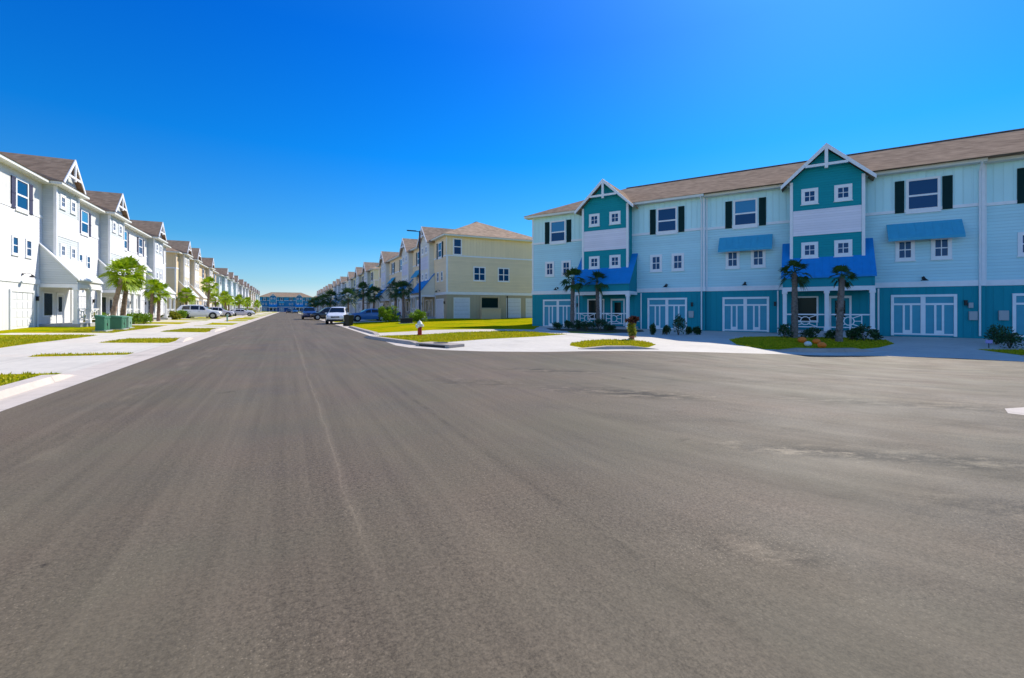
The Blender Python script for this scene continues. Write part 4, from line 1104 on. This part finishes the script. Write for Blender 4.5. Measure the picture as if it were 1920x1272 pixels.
def cs(u, v): x, y = S(u, v); return (x, y, zg(x, y))
AV = math.atan2(DV[1], DV[0]); AU = math.atan2(DU[1], DU[0])
WP = paint('white_car_paint', (.74, .75, .76)); SP = paint('silver_car_paint', (.58, .56, .62)); BP = paint('navy_car_paint', (.02, .05, .16)); KP = paint('black_car_paint', (.012, .014, .02)); BLP = paint('blue_car_paint', (.03, .14, .34))
wsuv = make_car('suv', WP, cs(79.5, -11.3), AV+math.pi, 'white SUV parked in a driveway by the yellow townhouse', 'SUV')
make_car('suv', WP, cs(52.0, 5.0), AU-.22, 'white SUV parked at the kerb right behind the black bin', 'SUV')
make_car('sedan', BLP, cs(55.2, 8.7), AV, 'blue sedan in the driveway right of the white SUV and the black bin', 'car')
make_car('pickup', BP, cs(78, 3.2), AU, 'navy blue pickup parked on the street beyond the white SUV and black bin', 'pickup truck')
wsuv.scale = (1.12,)*3
make_car('suv', KP, cs(72.5, 5.6), AV, 'black SUV in a driveway just left of the white SUV by the bin', 'SUV')
make_car('suv', SP, cs(97.5, -11.0), AV+math.pi, 'silver SUV parked beyond the white SUV on the left', 'SUV')
make_car('sedan', SP, cs(108.5, -8.2), AV+math.pi, 'silver sedan nosing onto the left sidewalk far down the street', 'car')
make_car('sedan', WP, cs(124, -10.5), AV+math.pi, 'small distant white sedan among the left side palms', 'car')
make_car('suv', WP, cs(143, -10.5), AV+math.pi, 'distant white SUV among the left side palms', 'SUV')
make_car('suv', KP, cs(215, 1.0), AU, 'distant black SUV driving in the middle of the far street', 'SUV')
make_car('suv', BLP, cs(205, -2.4+5.6), AU, 'distant blue SUV parked at the far right kerb', 'SUV')
make_car('sedan', BLP, cs(64.5, 12.0), AV, 'blue sedan under the dark palms of the cream row', 'car')
make_car('suv', WP, cs(103.5, 9.6), AV, 'distant white SUV in a driveway on the shaded side', 'SUV')
make_car('sedan', KP, cs(118.5, 8.6), AV, 'distant black sedan in a driveway on the shaded side', 'car')

# ------------------------------------------------------------------ street things
LAMP_M = mat('lamp_paint', (.012, .025, .07), .45)
x, y, z = at(787, 51)
sl = empty('street_lamp', (x, y, z), 0, 'tall dark street lamp with one flat head in front of the cream house', 'street lamp')
MB().tube([(0, 0, 0), (0, 0, 3), (0, 0, 10.05)], [.13, .11, .08], 14).build('pole', LAMP_M, sl, smooth=True)
MB().lathe([(.24, -.1), (.24, .1), (.17, .16), (.15, .3)], 14).build('base', LAMP_M, sl)
MB().tube([(0, 0, 9.95), (-.5, -.15, 10.02)], .04, 8).build('arm', LAMP_M, sl)
hd_ = MB(); hd_.prism([(-.35, -.28, 9.97), (-1.35, -.56, 9.99), (-1.29, -.24, 9.99), (-.3, .04, 9.97)], (0, 0, .1)); hd_.build('lamp_head', LAMP_M, sl, bevel=.02)
# hydrant
x, y, z = at(787, 25.6)
hy = empty('fire_hydrant', (x, y, z), R(-20), 'red fire hydrant with white bonnet on the grass near the corner', 'fire hydrant')
HR = mat('hydrant_red', (.36, .018, .012), .4, noise=.1); HW = mat('hydrant_white', (.78, .76, .68), .4)
MB().lathe([(.17, 0), (.17, .04), (.12, .05), (.115, .42), (.15, .43), (.15, .47), (.12, .48)], 20).build('barrel', HR, hy, smooth=True)
MB().lathe([(.13, .475), (.14, .62), (.16, .63), (.16, .67), (.13, .70), (.11, .76), (.06, .81), (.035, .815), (.035, .87)], 20).build('bonnet', HW, hy, smooth=True)
for d in ((1, 0), (-1, 0)):
    MB().tube([(d[0]*.1, 0, .56), (d[0]*.21, 0, .56), (d[0]*.212, 0, .56), (d[0]*.24, 0, .56)], [.055, .055, .07, .07], 12).build('nozzle', HW, hy, smooth=True)
MB().tube([(0, -.1, .5), (0, -.22, .5), (0, -.222, .5), (0, -.26, .5)], [.075, .075, .09, .09], 12).build('pumper_nozzle', HW, hy, smooth=True)
bb = MB()
for k in range(6): a = k*1.047; bb.tube([(math.cos(a)*.15, math.sin(a)*.15, .03), (math.cos(a)*.15, math.sin(a)*.15, .065)], .016, 6)
bb.build('flange_bolts', HR, hy)
# wheelie bin
def wheelie(pos, rz, label, m):
    e = empty('wheelie_bin', pos, rz, label, 'bin')
    b = MB(); n = 0
    b.v += [(-.24, -.26, .08), (.24, -.26, .08), (.24, .26, .0), (-.24, .26, .0), (-.30, -.36, .95), (.30, -.36, .95), (.30, .36, .95), (-.30, .36, .95)]
    b.f += [(0, 3, 2, 1), (4, 5, 6, 7), (0, 1, 5, 4), (1, 2, 6, 5), (2, 3, 7, 6), (3, 0, 4, 7)]
    b.build('body', m, e, bevel=.015)
    b = MB(); b.prism([(-.32, -.40, .955), (-.32, .38, .955), (-.32, .38, 1.0), (-.32, 0, 1.06), (-.32, -.40, 1.0)], (.64, 0, 0)); b.build('lid', m, e, bevel=.01)
    for s in (-1, 1): MB().tube([(s*.25, .30, .12), (s*.31, .30, .12)], .12, 14).build('wheel', TYRE, e)
    MB().tube([(-.22, .38, .9), (-.22, .44, .93), (.22, .44, .93), (.22, .38, .9)], .015, 6).build('handle', m, e)
    return e
wheelie((*S(43.6, 5.1), zg(*S(43.6, 5.1))), R(60), 'black wheelie bin standing at the right kerb', mat('black_bin', (.012, .02, .02), .5))
wheelie((*S(77.5, 5.4), zg(*S(77.5, 5.4))), R(60), 'distant dark bin at the kerb between navy pickup and black SUV', mat('dark_bin', (.02, .03, .035), .5))
# low dark utility box by the shrub
x, y, z = at(762, 43.5)
ub = empty('utility_box', (x, y, z), R(20), 'low black utility box between the two bright green shrubs', 'utility box')
MB().box(-.55, .55, -.3, .3, -.05, .42).build('cabinet', DARKP, ub, bevel=.03); MB().box(-.6, .6, -.35, .35, .421, .48).build('lid', DARKP, ub, bevel=.015); MB().box(-.7, .7, -.45, .45, -.1, .03).build('pad', CONC_STEP, ub)
# green transformer boxes
TG = mat('transformer_green', (.05, .17, .10), .5, noise=.08); TG2 = mat('transformer_pale_green', (.20, .34, .25), .5, noise=.08)
def transformer(u, v, wu, wv, h, m, label):
    x, y = S(u, v); e = empty('transformer_box', (x, y, zg(x, y)), STREET_ROT, label, 'transformer box', 'green transformer boxes on the left lawn')
    MB().box(-wv/2-.12, wv/2+.12, -wu/2-.12, wu/2+.12, -.12, .07).build('pad', CONC_STEP, e)
    MB().box(-wv/2, wv/2, -wu/2, wu/2, .071, h*.8).build('cabinet', m, e, bevel=.015)
    b = MB(); b.prism([(-wv/2-.03, -wu/2-.03, h*.8+.001), (wv/2+.03, -wu/2-.03, h*.8+.001), (wv/2+.03, -wu/2-.03, h*.9), (-wv/2-.03, -wu/2-.03, h)], (0, wu+.06, 0)); b.build('lid', m, e, bevel=.012)
    MB().box(wv/2, wv/2+.03, -.04, .04, h*.35, h*.5).build('latch', BLACK, e)
    MB().box(wv/2+.0, wv/2+.012, -wu/2+.1, -.08, .15, h*.72).box(wv/2, wv/2+.012, .08, wu/2-.1, .15, h*.72).build('door_panel', m, e)
    return e
transformer(35.6, -9.95, 1.0, .42, 1.0, TG, 'left green transformer box with dark shaded front on the lawn')
transformer(38.2, -9.9, .95, .62, .95, TG, 'middle green transformer box below the brown palm trunk')
transformer(40.6, -10.1, .8, .5, .9, TG2, 'pale green transformer box, rightmost of the three')
# post by the near garage
x, y = S(34.9, -14.3)
up = empty('meter_post', (x, y, zg(x, y)), STREET_ROT, 'grey post with dark box before the nearest white garage', 'post')
MB().box(-.06, .06, -.06, .06, -.2, 1.15).build('post', mat('post_grey', (.20, .20, .21), .6), up, bevel=.01); MB().box(-.1, .12, -.2, .14, 1.151, 1.75).build('box', DARKP, up, bevel=.02)
MB().tube([(0, 0, 1.0), (.0, -.25, 1.12)], .05, 8).build('bracket', DARKP, up)
# little green valve post by the driveway
x, y = S(66.5, -6.6)
vp = empty('valve_post', (x, y, zg(x, y)), 0, 'short pale green post on the verge right of the white SUV', 'post')
MB().tube([(0, 0, -.1), (0, 0, .75)], .09, 10).build('post', TG2, vp); MB().lathe([(.11, .751), (.11, .8), (.04, .86)], 12).build('cap', TG2, vp)
# pumpkins
PO = mat('pumpkin_orange', (.9, .2, .02), .5); PW = mat('pumpkin_white', (.70, .70, .62), .5); PSTM = mat('pumpkin_stem', (.10, .13, .04), .8)
def pumpkin(px, Y, r, m, label, dz=0):
    e = empty('pumpkin', at(px, Y, dz), 0, label, 'pumpkin', 'pumpkins on the grass by the blue porch')
    b = MB(); n, k = 24, 9
    for j in range(k+1):
        t = -math.pi/2+math.pi*j/k
        for i in range(n):
            a = 6.2832*i/n; rr = r*(math.cos(t)+.02)*(1+.09*abs(math.cos(4*a))-.05); b.v.append((rr*math.cos(a), rr*math.sin(a), r*.8+r*.8*math.sin(t)*(1-.12*math.cos(t)*0)))
    for j in range(k):
        for i in range(n): i2 = (i+1) % n; b.f.append((j*n+i, j*n+i2, (j+1)*n+i2, (j+1)*n+i))
    b.build('fruit', m, e, smooth=True)
    MB().tube([(0, 0, r*1.5), (.01, 0, r*1.75), (.03, 0, r*1.95)], [r*.14, r*.09, r*.1], 6).build('stalk', PSTM, e)
pumpkin(1504, 23.6, 0.20, PO, 'orange pumpkin leftmost of the group before the big blue porch')
pumpkin(1515, 21.9, 0.16, PW, 'small white pumpkin among the orange ones')
pumpkin(1531, 23.2, 0.18, PO, 'dull orange pumpkin in the middle right of the group')
pumpkin(1541, 21.35, 0.18, PO, 'bright orange pumpkin nearest the kerb, rightmost of the group')
# small yard sign right of driveway
x, y, z = at(1854, 21.6)
ys = empty('yard_sign', (x, y, z), R(-20), 'tiny pale purple yard marker beside the round shrubs on the right', 'sign')
MB().box(-.012, .012, -.012, .012, 0, .25).build('stake', BLACK, ys); MB().box(-.13, .13, -.02, -.013, .22, .38).build('panel', mat('sign_purple', (.35, .3, .6), .5), ys)

# ------------------------------------------------------------------ light, sky, camera
sd = Vector((.68, .90, 1.0)).normalized()
elev = math.asin(sd.z); az = math.atan2(.68, .90)
sun = bpy.data.lights.new('sun', 'SUN'); sun.energy = 3.3; sun.angle = R(.5); sun.color = (1, .93, .82)
so = bpy.data.objects.new('sun', sun); COL.objects.link(so); so.rotation_euler = (-sd).to_track_quat('-Z', 'Y').to_euler(); so.location = (30, 40, 50)
w = bpy.data.worlds.new('World'); scene.world = w; w.use_nodes = True
nt = w.node_tree; N = nt.nodes; L = nt.links; bg = N['Background']
sky = N.new('ShaderNodeTexSky'); sky.sky_type = 'NISHITA'; sky.sun_disc = False; sky.sun_elevation = elev; sky.sun_rotation = az
sky.air_density = 1.0; sky.dust_density = .3; sky.ozone_density = 3.0
tc = N.new('ShaderNodeTexCoord'); sp = N.new('ShaderNodeSeparateXYZ'); L.new(tc.outputs['Generated'], sp.inputs[0])
ramp = N.new('ShaderNodeValToRGB'); L.new(sp.outputs[2], ramp.inputs[0])
cr = ramp.color_ramp; cr.elements[0].position = 0; cr.elements[0].color = (.46, .46, .60, 1); cr.elements[1].position = 1; cr.elements[1].color = (.06, .34, .68, 1)
for p_, c_ in ((.055, (.25, .38, .49, 1)), (.14, (.095, .33, .49, 1)), (.31, (.010, .29, .60, 1)), (.5, (.004, .24, .64, 1))):
    e_ = cr.elements.new(p_); e_.color = c_
# deep polarised blue ahead, sky behind the camera made paler to fill the facades
back = N.new('ShaderNodeMapRange'); back.inputs[1].default_value = .25; back.inputs[2].default_value = -.35; back.inputs[3].default_value = 0; back.inputs[4].default_value = 1
L.new(sp.outputs[1], back.inputs[0])
bm_ = N.new('ShaderNodeMix'); bm_.data_type = 'RGBA'; bm_.inputs[7].default_value = (.44, .60, .84, 1)
L.new(back.outputs[0], bm_.inputs[0]); L.new(ramp.outputs[0], bm_.inputs[6])
mul = N.new('ShaderNodeMix'); mul.data_type = 'RGBA'; mul.blend_type = 'MULTIPLY'; mul.inputs[0].default_value = 1
L.new(sky.outputs[0], mul.inputs[6]); L.new(bm_.outputs[2], mul.inputs[7])
# pale glow round the sun
dt = N.new('ShaderNodeVectorMath'); dt.operation = 'DOT_PRODUCT'; L.new(tc.outputs['Generated'], dt.inputs[0]); dt.inputs[1].default_value = sd
gl = M(nt, 'MULTIPLY', M(nt, 'POWER', M(nt, 'MAXIMUM', dt.outputs['Value'], 0), 14), .9)
gs = N.new('ShaderNodeVectorMath'); gs.operation = 'SCALE'; gs.inputs[0].default_value = (.38, .28, .05); L.new(gl, gs.inputs['Scale'])
ad = N.new('ShaderNodeVectorMath'); L.new(mul.outputs[2], ad.inputs[0]); L.new(gs.outputs[0], ad.inputs[1]); L.new(ad.outputs[0], bg.inputs[0])
bg.inputs[1].default_value = .15
cam = bpy.data.cameras.new('camera'); co = bpy.data.objects.new('camera', cam); COL.objects.link(co)
cam.sensor_width = 36; cam.lens = 850/1920*36; cam.shift_y = -55/1920; cam.clip_end = 6000; cam.clip_start = .05
co.location = (0, 0, CAM_Z); co.rotation_euler = (R(90), 0, 0)
scene.camera = co
scene.view_settings.view_transform = 'Standard'; scene.view_settings.look = 'None'; scene.view_settings.exposure = .9; scene.view_settings.gamma = 1
scene.view_settings.use_curve_mapping = False
scene.cycles.max_bounces = 6; scene.cycles.use_denoising = True
